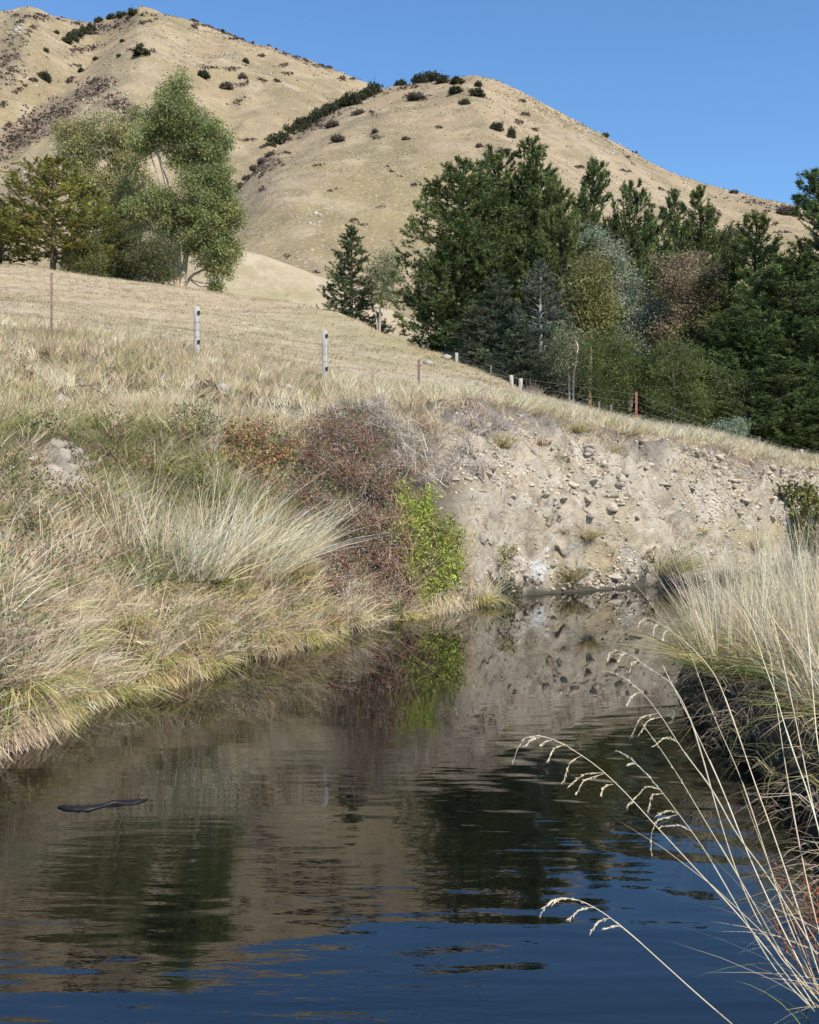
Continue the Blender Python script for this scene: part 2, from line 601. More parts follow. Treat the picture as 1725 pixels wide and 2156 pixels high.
def build_ground():
    kx = sorted(COLS)
    K = A([[(max(c[0][0] - 0.7, 0.5), -0.7)] + c for c in (COLS[k] for k in kx)], float)     # (nk, 11, 2)
    vx = np.concatenate([np.arange(-1700, -40, 24), np.arange(-40, 1766, 5.5), np.arange(1770, 2901, 24)]).astype(float)
    C = pchip(kx, K, vx)                                                             # (nu, 11, 2)
    steps = [6, 22, 34, 36, 36, 44, 44, 16, 22, 16]
    lv = np.concatenate([[0]] + [k + (np.arange(n) + 1) / n for k, n in enumerate(steps)])
    G = pchip(np.arange(11), C.transpose(1, 0, 2), lv)                               # (nv, nu, 2)
    D, Z = G[..., 0].copy(), G[..., 1].copy()
    i2, i3 = int(np.argmin(abs(lv - 2))), int(np.argmin(abs(lv - 3)))
    tt = np.clip(lv - 2, 0, 1)[:, None]                        # low shelf by the water, then a steep drop from the brow
    shelf = (lv >= 2)[:, None] & (lv <= 3)[:, None]
    wl_ = (1 - sstep(480, 740, vx))[None]
    Z = np.where(shelf, Z * (1 - wl_) + wl_ * (Z[i2] + (Z[i3] - Z[i2]) * (.45 * tt + .55 * tt ** 3.2)), Z)
    X = (vx[None] - CX) / F * D
    P = np.stack([X, D, np.zeros_like(D)], -1)
    LV = lv[:, None] + 0 * D
    VX = vx[None] + 0 * D
    cliff = sstep(870, 1010, VX + 40 * fbm(P, 2.0, 3, 5)) * sstep(0.9, 1.2, LV) * (1 - sstep(3.75, 4.25, LV + 0.35 * fbm(P, 1.4, 3, 9)))
    bank = sstep(0.9, 1.3, LV) * (1 - sstep(4.6, 5.2, LV))
    field = sstep(4.8, 5.6, LV)
    Z += bank * (1 - cliff) * (0.16 * fbm(P, 1.6, 3, 21) + 0.05 * fbm(P, 0.4, 2, 22) + .34 * (.28 - np.abs(fbm(P, .95, 2, 23))) * (1 - sstep(2.6, 3.6, LV)) * sstep(1.0, 1.3, LV))
    Q = np.stack([X, D, Z * 1.0], -1)
    rid = np.abs(fbm(Q, 0.75, 3, 31))
    Z += cliff * (0.34 * fbm(Q, 1.3, 4, 30) + 0.36 * (0.3 - rid) + 0.24 * fbm(Q, 0.28, 3, 33) + .10 * np.abs(fbm(Q, .5, 2, 34))) * sstep(1.0, 1.25, LV)
    Z += field * (0.35 * fbm(P, 9, 3, 41) * sstep(5.2, 6.2, LV) + 0.07 * fbm(P, 1.1, 3, 42))
    # sheep-trod terracettes across the knoll
    Z += field * (1 - sstep(7.0, 7.4, LV)) * 0.03 * np.tanh(3 * np.sin(Z * 7.5 + 3.2 * fbm(P, 5, 3, 43))) * sstep(-0.1, .5, fbm(P, 6, 2, 44) + .2)
    D = D + cliff * sstep(1.0, 1.2, LV) * (.16 * fbm(Q * A([.25, .25, 2.2]), .5, 3, 37) + .20 * fbm(Q, .55, 3, 35) + .06 * fbm(Q, .16, 2, 36))
    sh = Sheet(vx, D, Z, lv)
    # ---- colour of the soil and turf
    VY = sh.py
    n1, n2, n3 = fbm(Q, 0.9, 4, 51), fbm(Q, 0.25, 3, 52), fbm(P, 5, 4, 53)
    one = np.ones(D.shape + (1,))
    mix = lambda a, b, t: a * (1 - t[..., None]) + A(b) * t[..., None]
    c = one * A([.15, .115, .075])
    earth = mix(one * A([.59, .495, .37]), [.47, .39, .285], sstep(-.2, .4, n1))
    strata = fbm(Q * A([.25, .25, 2.2]), .5, 3, 37)
    earth = mix(earth, [.42, .34, .235], sstep(.08, .35, strata) * .5)
    earth = mix(earth, [.57, .53, .45], sstep(.08, .35, -strata) * .5)
    earth = mix(earth, [.30, .245, .19], sstep(.05, .35, fbm(Q, .14, 3, 58)) * .6)
    earth = mix(earth, [.62, .55, .45], sstep(.08, .35, fbm(Q, .2, 3, 59)) * .6)
    earth = mix(earth, [.46, .36, .20], sstep(.05, .5, fbm(Q, 1.3, 3, 54)) * (1 - sstep(1.9, 2.4, LV)) * .8)
    earth = mix(earth, [.52, .49, .44], sstep(.2, .5, fbm(Q, 0.6, 4, 55)) * .6 * (1 - sstep(2.0, 2.6, LV)))
    wh = np.exp(-((VX - 1128) / 20) ** 2 - ((VY - 1205) / 34) ** 2) * 1.6 + np.exp(-((VX - 1290) / 60) ** 2 - ((VY - 1215) / 16) ** 2)
    earth = mix(earth, [.66, .645, .61], sstep(.42, .62, wh * .62 + .75 * n2 + .4 * fbm(Q, .1, 2, 60)))
    earth = mix(earth, [.31, .265, .225], sstep(3.3, 3.8, LV + .4 * n1))
    c = c * (1 - cliff[..., None]) + earth * cliff[..., None]
    rock = np.exp(-((VX - 125) / 75) ** 2 - ((VY - 1000) / 62) ** 2) + np.exp(-((VX - 130) / 30) ** 2 - ((VY - 850) / 22) ** 2)
    c = mix(c, [.38, .33, .275], sstep(.35, .7, rock + .5 * n1) * (LV < 5))
    turf = mix(one * A([.50, .40, .26]), [.40, .33, .19], sstep(-.15, .45, n3))
    turf = mix(turf, [.56, .46, .32], sstep(.1, .5, fbm(P, 2.2, 4, 56)))
    turf = mix(turf, [.38, .345, .17], sstep(.1, .4, fbm(P, 14, 3, 57)) * .4)
    trod = sstep(.5, .95, np.sin(Z * 7.5 + 3.2 * fbm(P, 5, 3, 43)) + .5 * n1) * (1 - sstep(6.6, 7.3, LV))
    turf = mix(turf, [.58, .48, .35], trod * .12)
    c = c * (1 - field[..., None]) + turf * field[..., None]
    # needle litter under the plantation
    wood = sstep(1060, 1180, VX + 60 * n3) * sstep(6.2, 6.8, LV) * (1 - sstep(8.6, 9.2, LV))
    c = mix(c, [.10, .075, .045], wood * .85)
    c = c * .86
    wet_shade = 1 - sstep(0.05, 0.22, Z + .16 * n2)  # wet soil at the waterline, darkened further as painted shade of an undercut
    c = mix(c, [.07, .065, .05], wet_shade * .9)
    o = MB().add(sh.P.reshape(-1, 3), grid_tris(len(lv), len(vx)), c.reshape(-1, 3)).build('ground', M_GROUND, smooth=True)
    o['kind'] = 'structure'
    sh.cliff = cliff
    return sh, o


GR, ground = build_ground()


def hill_sheet(name, ridge, foot, rows, lines, back, seed, coloring, amp):
    vx = np.concatenate([np.arange(-1700, -60, 40), np.arange(-60, 1790, 7), np.arange(1800, 2901, 40)]).astype(float)
    R = pchip(*(lambda k: (k, A([ridge[q] for q in k], float)))(sorted(ridge)), vx)
    Ft = pchip(*(lambda k: (k, A([foot[q] for q in k], float)))(sorted(foot)), vx)
    Dr, Zr = R[:, 1], yz(R[:, 1], R[:, 0])
    Df, Zf = Ft[:, 0], Ft[:, 1]
    t = np.linspace(-0.08, 1, rows)[:, None]
    D = Df + (Dr - Df) * t
    Z = Zf + (Zr - Zf) * (t + 0.055 * np.sin(np.pi * np.clip(t, 0, 1)))
    tb = np.linspace(0, 1, 12)[1:, None]
    D = np.concatenate([D, Dr + back * tb])
    Z = np.concatenate([Z, Zr - (Zr - 20) * tb ** 1.3 * 0.9])
    X = (vx[None] - CX) / F * D
    P = np.stack([X, D, 0 * D], -1)
    V0 = HY - (Z - EYE) * F / D
    lv = np.concatenate([t[:, 0], 1 + tb[:, 0]])
    fade = np.exp(-((lv[:, None] - 1) / 0.10) ** 2)
    VX = vx[None] + 0 * D
    for pts, h, w in lines:                                   # spurs (h > 0) and gullies (h < 0) down the face
        pts = A(pts, float)
        pts = smooth_path(pts, 40)
        d = np.full(D.shape, 1e9)
        for a, b in zip(pts[:-1], pts[1:]):
            e = b - a
            q = np.clip(((VX - a[0]) * e[0] + (V0 - a[1]) * e[1]) / max((e ** 2).sum(), 1e-9), 0, 1)
            d = np.minimum(d, np.hypot(VX - a[0] - q * e[0], V0 - a[1] - q * e[1]))
        Z = Z + h * np.exp(-np.abs(d / w) ** 1.5) * (1 - fade)
    rg = .25 - np.abs(fbm(P * A([1, .28, 1]) + 9 * fbm(P, 60, 2, seed + 8)[..., None], 34, 3, seed + 7))
    Z = Z + (1 - 0.85 * fade) * (amp * fbm(P, 70, 4, seed) + 0.3 * amp * fbm(P, 14, 3, seed + 3) + 1.1 * amp * rg) + 0.5 * fbm(P, 4, 3, seed + 5)
    sh = Sheet(vx, D, Z, lv)
    c = coloring(sh, P, VX, sh.py, lv[:, None] + 0 * D)
    o = MB().add(sh.P.reshape(-1, 3), grid_tris(len(lv), len(vx)), c.reshape(-1, 3)).build(name, M_HILL, smooth=True)
    o['kind'] = 'structure'
    return sh, o


def hill_colour(seed, scrub):
    def f(sh, P, VX, VY, LV):
        one = np.ones(VX.shape + (1,))
        mix = lambda a, b, t: a * (1 - t[..., None]) + A(b) * t[..., None]
        c = mix(one * A([.395, .296, .188]), [.315, .250, .138], sstep(-.2, .4, fbm(P, 60, 4, seed)))
        c = mix(c, [.44, .34, .235], sstep(-.1, .5, fbm(P, 26, 4, seed + 1)) * .8)
        c = mix(c, [.25, .20, .115], sstep(.05, .4, fbm(P * A([1, .35, 1]), 11, 4, seed + 2)) * .65)
        c = mix(c, [.23, .185, .12], sstep(.18, .4, fbm(P, 5, 3, seed + 4)) * .6)
        c = mix(c, [.49, .40, .29], sstep(.2, .45, fbm(P, 7, 3, seed + 6)) * .5)
        c = c * A([.775, .785, .755])
        nz = fbm(P, 9, 4, seed + 9)
        for (x, y, rx, ry, a, s) in scrub:
            ca, sa = math.cos(a), math.sin(a)
            u = ((VX - x) * ca + (VY - y) * sa) / rx
            v = (-(VX - x) * sa + (VY - y) * ca) / ry
            m = np.clip(1.5 - (u * u + v * v) * 1.3 + 1.1 * nz, 0, 1) * s
            c = mix(c, [.150, .115, .085], m)
        return c
    return f


RIDGE_F = {-1700: (640, 260), -400: (600, 280), 0: (590, 290), 300: (525, 300), 430: (445, 325), 500: (385, 340), 560: (315, 360), 640: (268, 380), 740: (212, 408),
           800: (187, 425), 900: (172, 445), 960: (166, 455), 1020: (164, 460), 1080: (184, 455), 1150: (222, 450), 1230: (264, 445), 1300: (303, 440), 1430: (370, 430), 1530: (402, 425),
           1600: (417, 420), 1680: (436, 415), 1760: (466, 410), 2100: (580, 400), 2900: (720, 400)}
FOOT_F = {-1700: (100, 24), -400: (158, 34), 0: (158, 34), 450: (163, 36), 700: (163, 33), 985: (163, 27), 1300: (163, 23), 1700: (163, 19), 2900: (165, 16)}
SCRUB_F = [(545, 345, 55, 22, -.35, .9), (560, 352, 40, 14, -.3, .8), (700, 245, 120, 9, -.52, .55), (880, 205, 35, 9, 0, .6), (850, 185, 60, 6, -.2, .5), (1040, 315, 26, 6, .2, .5), (1600, 430, 70, 10, .2, .5)]
_q = np.random.default_rng(404)
for _ in range(70):
    SCRUB_F.append((_q.uniform(520, 1680), _q.uniform(200, 620), _q.uniform(5, 17), _q.uniform(2, 5), _q.normal(0, .25), _q.uniform(.35, .8)))
FRONT, hill_front = hill_sheet('hill', RIDGE_F, FOOT_F, 150,
                               [([(1000, 170), (1080, 290), (1180, 400), (1290, 560), (1400, 720)], 4.0, 60),
                                ([(1060, 190), (1180, 330), (1300, 440), (1420, 560)], -4.0, 45),
                                ([(560, 330), (600, 430), (660, 560)], 1.2, 50),
                                ([(800, 200), (760, 330), (800, 480), (860, 640)], -1.2, 60)],
                               160, 61, hill_colour(71, SCRUB_F), 3.2)
RIDGE_B = {-1700: (330, 500), -400: (60, 600), -100: (24, 640), 0: (23, 640), 60: (22, 640), 120: (37, 645), 190: (46, 650), 240: (32, 650), 290: (24, 650), 340: (30, 650), 400: (43, 650), 500: (80, 655), 600: (119, 660),
           700: (152, 665), 790: (183, 670), 1000: (260, 680), 1300: (380, 690), 2000: (600, 700), 2900: (700, 700)}
FOOT_B = {-1700: (200, 40), 0: (215, 46), 450: (225, 50), 800: (260, 60), 1300: (330, 60), 2900: (330, 50)}
SCRUB_B = [(90, 255, 120, 34, -.55, .95), (200, 190, 45, 22, -.5, .9), (255, 225, 45, 22, .5, .8), (30, 305, 70, 22, -.6, .9), (240, 55, 70, 10, -.3, .8), (20, 130, 40, 60, .2, .6), (70, 35, 60, 7, .1, .7),
           (500, 78, 60, 5, .36, .5), (640, 128, 100, 5, .33, .6), (180, 105, 60, 8, -.3, .5), (60, 400, 90, 30, -.2, .35)]
for _ in range(80):
    SCRUB_B.append((_q.uniform(-20, 760), _q.uniform(40, 420), _q.uniform(6, 22), _q.uniform(2, 6), _q.normal(-.2, .3), _q.uniform(.35, .8)))
BACK, hill_back = hill_sheet('hill', RIDGE_B, FOOT_B, 130,
                             [([(250, 40), (180, 110), (90, 200), (0, 300)], -6.0, 45),
                              ([(290, 30), (300, 150), (240, 250), (120, 380)], 5.0, 60),
                              ([(420, 60), (440, 180), (520, 290)], -4.0, 70),
                              ([(600, 130), (600, 220), (560, 320)], 3, 60),
                              ([(60, 40), (40, 140), (-40, 220)], 5, 50)],
                             200, 81, hill_colour(91, SCRUB_B), 5.0)

# river surface
wm = make_mesh('river_water', A([[-60, -12, 0], [90, -12, 0], [90, 80, 0], [-60, 80, 0]], float), A([[0, 1, 2], [0, 2, 3]]), None, M_WATER)
river = bpy.data.objects.new('river_water', wm)
COL.objects.link(river)
river['kind'] = 'structure'

# near bank on the right, which the photographer stands on
RB_Y = A([-12, -3, 0, 1, 2.0, 3.0, 3.6, 4.4, 5.2, 6.0, 7.0, 8.0, 9.2, 10.2, 11.5, 13, 16, 22, 30, 40.])
RB_X = A([-5, -2.5, -0.7, 0.2, 0.98, 1.36, 1.58, 1.80, 2.02, 2.14, 2.16, 2.24, 2.6, 3.3, 4.8, 7.2, 11.5, 19, 28, 40.])


def rb_z(X, Y):
    d = X - np.interp(Y, RB_Y, RB_X) + 0.22 * fbm(np.stack([X, Y, 0 * X], -1), 0.5, 4, 101)
    return np.where(d > 0, 0.42 * (1 - np.exp(-d / 0.14)) + 0.07 * np.minimum(d, 6), d * 1.2) + 0.15 * fbm(np.stack([X, Y, 0 * X], -1), 0.28, 4, 102) * (d > 0)


def build_right_bank():
    ys = np.concatenate([np.arange(-10, 1.0, .4), np.arange(1.0, 12, .08), np.arange(12, 40, .5)])
    us = np.concatenate([np.linspace(-.5, .9, 40), np.linspace(1.0, 22, 46)])
    X = np.interp(ys, RB_Y, RB_X)[:, None] + us[None]
    Y = ys[:, None] + 0 * X
    Z = rb_z(X, Y)
    P = np.stack([X, Y, Z], -1)
    n = fbm(P, .5, 4, 103)[..., None]
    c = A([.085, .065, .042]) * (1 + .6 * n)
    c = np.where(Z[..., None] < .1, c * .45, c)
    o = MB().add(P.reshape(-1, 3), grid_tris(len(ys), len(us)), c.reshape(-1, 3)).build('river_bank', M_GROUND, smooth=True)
    o['kind'] = 'structure'


build_right_bank()

# ------------------------------------------------------------------ far hillside: shrubs, scrub, rocks
def hill_bush_mesh(seed, col, twiggy=False):
    r = np.random.default_rng(seed)
    mb = MB()
    n = 16
    th, ph = r.random(n) * 6.283, np.arccos(r.uniform(0.05, 1, n))
    c = np.stack([np.sin(ph) * np.cos(th), np.sin(ph) * np.sin(th), np.cos(ph)], 1) * r.uniform(.55, .85, (n, 1)) * A([1, 1, .8])
    sub = np.repeat(c, 60, 0) + r.normal(0, .16, (n * 60, 3))
    sub[:, 2] = np.abs(sub[:, 2])
    cc = np.repeat(vary(col, n, .25, r), 60, 0)
    leaves(mb, sub, norm(sub + r.normal(0, .7, sub.shape)), .20, .17, vary(cc, n * 60, .2, r), r, True)
    crown = mb.mesh('crown', M_NEEDLE)
    tb = MB()
    for k in range(3):
        a = r.random() * 6.28
        tube(tb, [[0, 0, -.35], [.12 * math.cos(a), .12 * math.sin(a), .2], [.35 * math.cos(a), .35 * math.sin(a), .55]], [.08, .06, .03], A([.12, .09, .07]), 4)
    return crown, tb.mesh('trunk', M_BARK)


GREENB, GREYB = (.075, .080, .048), (.16, .135, .115)
HB = [hill_bush_mesh(900 + k, GREENB) for k in range(4)]
HBG = [hill_bush_mesh(920 + k, GREYB) for k in range(2)]


def hill_bush(sheet, vx, vy, rx, ry, label, group=None, grey=False, k=0):
    p = sheet.hit(vx, vy + ry * .75)
    sc = p[1] / F
    o = empty('hill_shrub', p, label, 'shrub', group)
    o.rotation_euler = (0, 0, (k * 2.4) % 6.28)
    o.scale = (rx * sc * 1.12, rx * sc * 1.12, ry * sc * 1.9)
    cr, tk = (HBG if grey else HB)[k % (2 if grey else 4)]
    for nm, me in (('crown', cr), ('trunk', tk)):
        q = bpy.data.objects.new(nm, me)
        q.parent = o
        COL.objects.link(q)
    return o


ORD = ['lowest', 'second', 'third', 'fourth', 'fifth', 'sixth', 'seventh', 'eighth', 'ninth', 'tenth', 'eleventh', 'twelfth', 'thirteenth', 'fourteenth']
spur = [(515, 341, 10, 9), (555, 315, 10, 9), (582, 296, 19, 15), (610, 278, 16, 14), (632, 265, 17, 14), (647, 257, 15, 13), (668, 243, 17, 15), (692, 231, 14, 13), (716, 217, 15, 12), (742, 209, 20, 16), (772, 197, 14, 11), (787, 188, 18, 13)]
for k, (x, y, a, b) in enumerate(spur):
    nm = 'lowest dark shrub in the row climbing the spur of the middle hill' if k == 0 else f'{ORD[k]} dark shrub from the bottom in the row climbing the spur of the middle hill'
    hill_bush(FRONT, x, y, a, b, nm, 'shrubs climbing the spur', k=k)
for k in range(len(spur) - 1):
    (x0, y0, a0, b0), (x1, y1, a1, b1) = spur[k], spur[k + 1]
    hill_bush(FRONT, (x0 + x1) / 2 + 2, (y0 + y1) / 2 + 2, (a0 + a1) * .42, (b0 + b1) * .40, f'small dark shrub squeezed between the {ORD[k]} and {ORD[k + 1]} of the row climbing the spur', 'shrubs climbing the spur', k=k + 1)
for k, (x, y) in enumerate([(538, 354), (552, 340), (508, 390), (522, 374), (567, 324)]):
    hill_bush(FRONT, x, y, 11, 7, f'low grey brown scrub bush below the spur row, {["third", "second", "fifth", "fourth", "first"][k]} counting downhill', 'scrub at the foot of the spur', True, k)
top = [(843, 174, 13, 8, 'small dark shrub left of the large shrub mass on the middle hilltop'),
       (886, 166, 16, 11, 'left half of the big dark shrub mass crowning the middle hill'),
       (908, 163, 18, 12, 'middle of the big dark shrub mass crowning the middle hill, its tallest bush'),
       (932, 168, 14, 10, 'low dark shrub at the right end of the mass crowning the middle hill'),
       (962, 171, 14, 8, 'flat dark shrub on the skyline just right of the summit mass'),
       (959, 191, 15, 9, 'dark shrub just below the skyline beside the summit mass'),
       (1007, 177, 8, 7, 'small dark shrub on the bare top just above a wide one'),
       (1005, 196, 18, 10, 'wide dark green shrub alone near the bare top of the middle hill'),
       (980, 214, 9, 8, 'small green shrub below the wide one near the middle hilltop'),
       (1047, 267, 13, 11, 'round dark shrub paired with a narrow one on the open middle slope'),
       (1077, 280, 8, 14, 'narrow upright shrub paired with a round one on the open middle slope'),
       (1656, 443, 19, 12, 'grey brown rounded shrub on the low right shoulder of the hill')]
for k, (x, y, a, b, nm) in enumerate(top):
    hill_bush(FRONT, x, y, a, b, nm, k=k, grey=(k == 11))
far = [(140, 83, 12, 9), (153, 77, 13, 10), (166, 71, 13, 10), (180, 65, 12, 9), (193, 59, 11, 9)]
for k, (x, y, a, b) in enumerate(far):
    hill_bush(BACK, x, y, a, b, f'{ORD[k]} bush from the bottom in the dark thicket under the far left summit', 'thicket under the far summit', k=k)
far2 = [(207, 42, 10, 8, 'dark bush on the skyline notch left of the far summit'), (236, 36, 10, 6, 'low green bush on the far ridge just left of the summit'),
        (258, 32, 12, 7, 'wide green bush on the far skyline beside the summit'), (281, 27, 12, 8, 'dark round bush right on top of the far summit'),
        (298, 109, 17, 9, 'wide dark shrub alone in the middle of the far left hill face'), (428, 157, 12, 9, 'round dark shrub on bare grass above the gum tree top, to its right'),
        (517, 128, 7, 6, 'small round dark shrub on the far hill near its right skyline'), (94, 161, 14, 10, 'round grey green bush above the scrub band on the far left hill'),
        (119, 67, 6, 5, 'tiny round shrub left of the thicket under the far summit'), (251, 117, 5, 4, 'tiny dark shrub just left of the wide lone shrub on the far face'),
        (258, 86, 5, 4, 'tiny dark shrub above the wide lone shrub on the far face'), (97, 106, 6, 5, 'small shrub between the thicket and the round grey green bush'),
        (172, 148, 7, 5, 'small dark shrub at the upper edge of the brown scrub band'), (469, 65, 4, 4, 'tiny dark dot of a shrub just under the far right skyline'),
        (202, 123, 6, 4, 'small low shrub beneath the thicket on the far left hill')]
for k, (x, y, a, b, nm) in enumerate(far2):
    hill_bush(BACK, x, y, a, b, nm, k=k)
greys = [(FRONT, 714, 292, 15, 8, 'grey brown low shrub on the open face below the spur row'), (FRONT, 790, 276, 8, 5, 'small grey shrub on the open middle face below the hilltop'), (FRONT, 857, 291, 9, 5, 'small grey shrub in the centre of the middle hill face'),
         (FRONT, 700, 262, 14, 8, 'grey scrub bush just below the tall end of the spur row'), (FRONT, 752, 236, 14, 8, 'grey scrub bush under the big shrub of the spur row'), (FRONT, 875, 205, 20, 8, 'wide grey scrub bush below the summit mass'),
         (BACK, 476, 181, 13, 8, 'grey oval bush low on the far hill, right of the gum top'), (BACK, 511, 161, 9, 7, 'greyish ragged bush just above the oval grey one'), (FRONT, 1545, 404, 9, 4, 'flat grey shrub on the right skyline'),
         (FRONT, 1275, 283, 9, 5, 'dark low shrub on the steep right skyline beside pale rock'), (FRONT, 1012, 306, 9, 5, 'left grey shrub of two under the lone pair on the open slope'), (FRONT, 1062, 318, 12, 6, 'right grey shrub of two under the lone pair on the open slope')]
for k, (sh, x, y, a, b, nm) in enumerate(greys):
    hill_bush(sh, x, y, a, b, nm, k=k, grey=True)


def scrub_patch(sheet, patches, name, seed, label):
    r = np.random.default_rng(seed)
    mb = MB()
    for (x, y, rx, ry, a, s) in patches:
        n = int(rx * ry * 0.09 * s) + 10
        for _ in range(n):
            u, v = r.normal(0, .5, 2)
            qx = x + u * rx * math.cos(a) - v * ry * math.sin(a)
            qy = y + u * rx * math.sin(a) + v * ry * math.cos(a)
            p = sheet.hit(qx, qy)
            if abs((HY - (p[2] - EYE) * F / p[1]) - qy) > 6:
                continue
            q = r.uniform(.5, 1.5) * p[1] / 500
            m = 12
            d = norm(r.normal(size=(m, 3)) * A([1, 1, .5]) + A([0, 0, .5]))
            leaves(mb, p + d * q * A([1.3, 1.3, .5]) * .45 - A([0, 0, .25]), d, q * .9, q * .8, vary(A([.19, .145, .115]), m, .3, r), r)
    return tag(mb.build(name, M_TWIG), label, 'scrub', kind='stuff')


scrub_patch(FRONT, SCRUB_F, 'scrub', 5, 'brown low scrub along the spur and ridge of the middle hill')
scrub_patch(BACK, SCRUB_B, 'scrub', 6, 'brown matted scrub bands across the far left hill')

_iv, _it = ico(1)


def rock_verts(r, squash=.7, rough=.35):
    v = _iv * (1 + rough * (r.random((len(_iv), 1)) - .5) * 1.4)
    k = norm(r.normal(size=(5, 3)))
    for q in k:                                              # a few flat facets
        d = v @ q
        v = v - np.maximum(d - r.uniform(.55, .8), 0)[:, None] * q
    return v * A([1, r.uniform(.7, 1.1), squash])


def hill_rocks(sheet, spots, name, label, seed):
    r = np.random.default_rng(seed)
    mb = MB()
    for (x, y, rx, ry, n, sz) in spots:
        for _ in range(n):
            qx, qy = x + r.normal(0, .5) * rx, y + r.normal(0, .5) * ry
            p = sheet.hit(qx, qy)
            if abs((HY - (p[2] - EYE) * F / p[1]) - qy) > 6:
                continue
            mb.add(rock_verts(r, r.uniform(.5, .9)) * sz * r.uniform(.35, 1) * p[1] / F + p, _it, vary(A([.34, .305, .265]), 1, .2, r, .015)[0])
    return tag(mb.build(name, M_HILLROCK), label, 'rocks', kind='stuff')


hill_rocks(FRONT, [(700, 400, 500, 250, 150, 3), (1300, 360, 200, 120, 90, 4), (1280, 310, 50, 40, 40, 6), (1230, 400, 60, 60, 40, 5), (1560, 430, 100, 40, 40, 3.5), (650, 540, 60, 25, 22, 4), (1275, 285, 8, 6, 8, 5)],
           'hill_rocks', 'small pale stones scattered over the middle hill', 15)
hill_rocks(BACK, [(60, 250, 160, 220, 220, 4), (230, 210, 80, 90, 70, 5), (500, 110, 160, 70, 90, 3), (620, 150, 150, 40, 70, 4), (30, 60, 30, 18, 30, 7), (160, 330, 180, 120, 90, 4), (330, 130, 160, 100, 60, 3)],
           'hill_rocks', 'small pale stones scattered over the far left hill', 16)
def hill_tufts(sheet, n, label, seed, l0, l1):
    r = np.random.default_rng(seed)
    P, vx, vy, lv = sheet.scatter(n, -60, 1780, l0, l1, lambda vx, vy, lv, P: np.clip(.5 + 1.6 * fbm(P, 30, 3, seed), .05, 2), r)
    q = P[:, 1] / 450 * (.25 + .55 * r.random(n) ** 2)
    m = 4
    d = norm(r.normal(size=(n * m, 3)) * A([1, 1, .5]) + A([0, 0, .8]))
    mb = MB()
    c = np.repeat(vary(pick([(.20, .155, .10), (.27, .215, .11), (.17, .15, .09), (.45, .36, .23)], [3, 4, 2, 2], n, r), n, .2, r), m, 0)
    leaves(mb, np.repeat(P, m, 0) - d * .1, d, np.repeat(q, m), np.repeat(q, m) * .9, c, r, True)
    tag(mb.build('hill_tufts', M_TWIG), label, 'grass', kind='stuff')


hill_tufts(FRONT, 9000, 'small brown and tawny grass tufts speckling the middle hill', 17, .1, 1.0)
hill_tufts(BACK, 8000, 'small brown and tawny grass tufts speckling the far left hill', 18, .3, 1.0)
oc = empty('rock_outcrop', FRONT.hit(660, 458), 'pale rock outcrop low on the open middle hill face', 'outcrop')
_r = np.random.default_rng(3)
for k in range(26):
    x, y = (655 + _r.normal(0, 17), 452 + _r.normal(0, 4)) if k < 17 else (650 + _r.normal(0, 14), 470 + _r.normal(0, 5))
    p = FRONT.hit(x, y)
    mb = MB().add(rock_verts(_r, .9) * _r.uniform(2.4, 6.0) * p[1] / F * A([.8, .8, 1]) + p, _it, vary(A([.36, .325, .28]), 1, .15, _r, .015)[0])
    mb.build('rock', M_HILLROCK, oc, origin=oc.location)

# ------------------------------------------------------------------ trees
def plumes(mb, P, ax, pl, nn, nl, nw, col, r, spread=.95):
    n = len(P)
    P, ax, col = np.repeat(P, nn, 0), np.repeat(ax, nn, 0), np.repeat(col, nn, 0)
    pl = np.repeat(np.broadcast_to(pl, (n,)), nn)[:, None]
    t = r.random((n * nn, 1))
    rad = norm(np.cross(ax, rand_dirs(n * nn, r)))
    d = norm(ax * .75 + rad * spread)
    leaves(mb, P + ax * pl * t, d, nl * r.uniform(.7, 1.2, n * nn), nw, vary(col, n * nn, .16, r, .03), r, True)


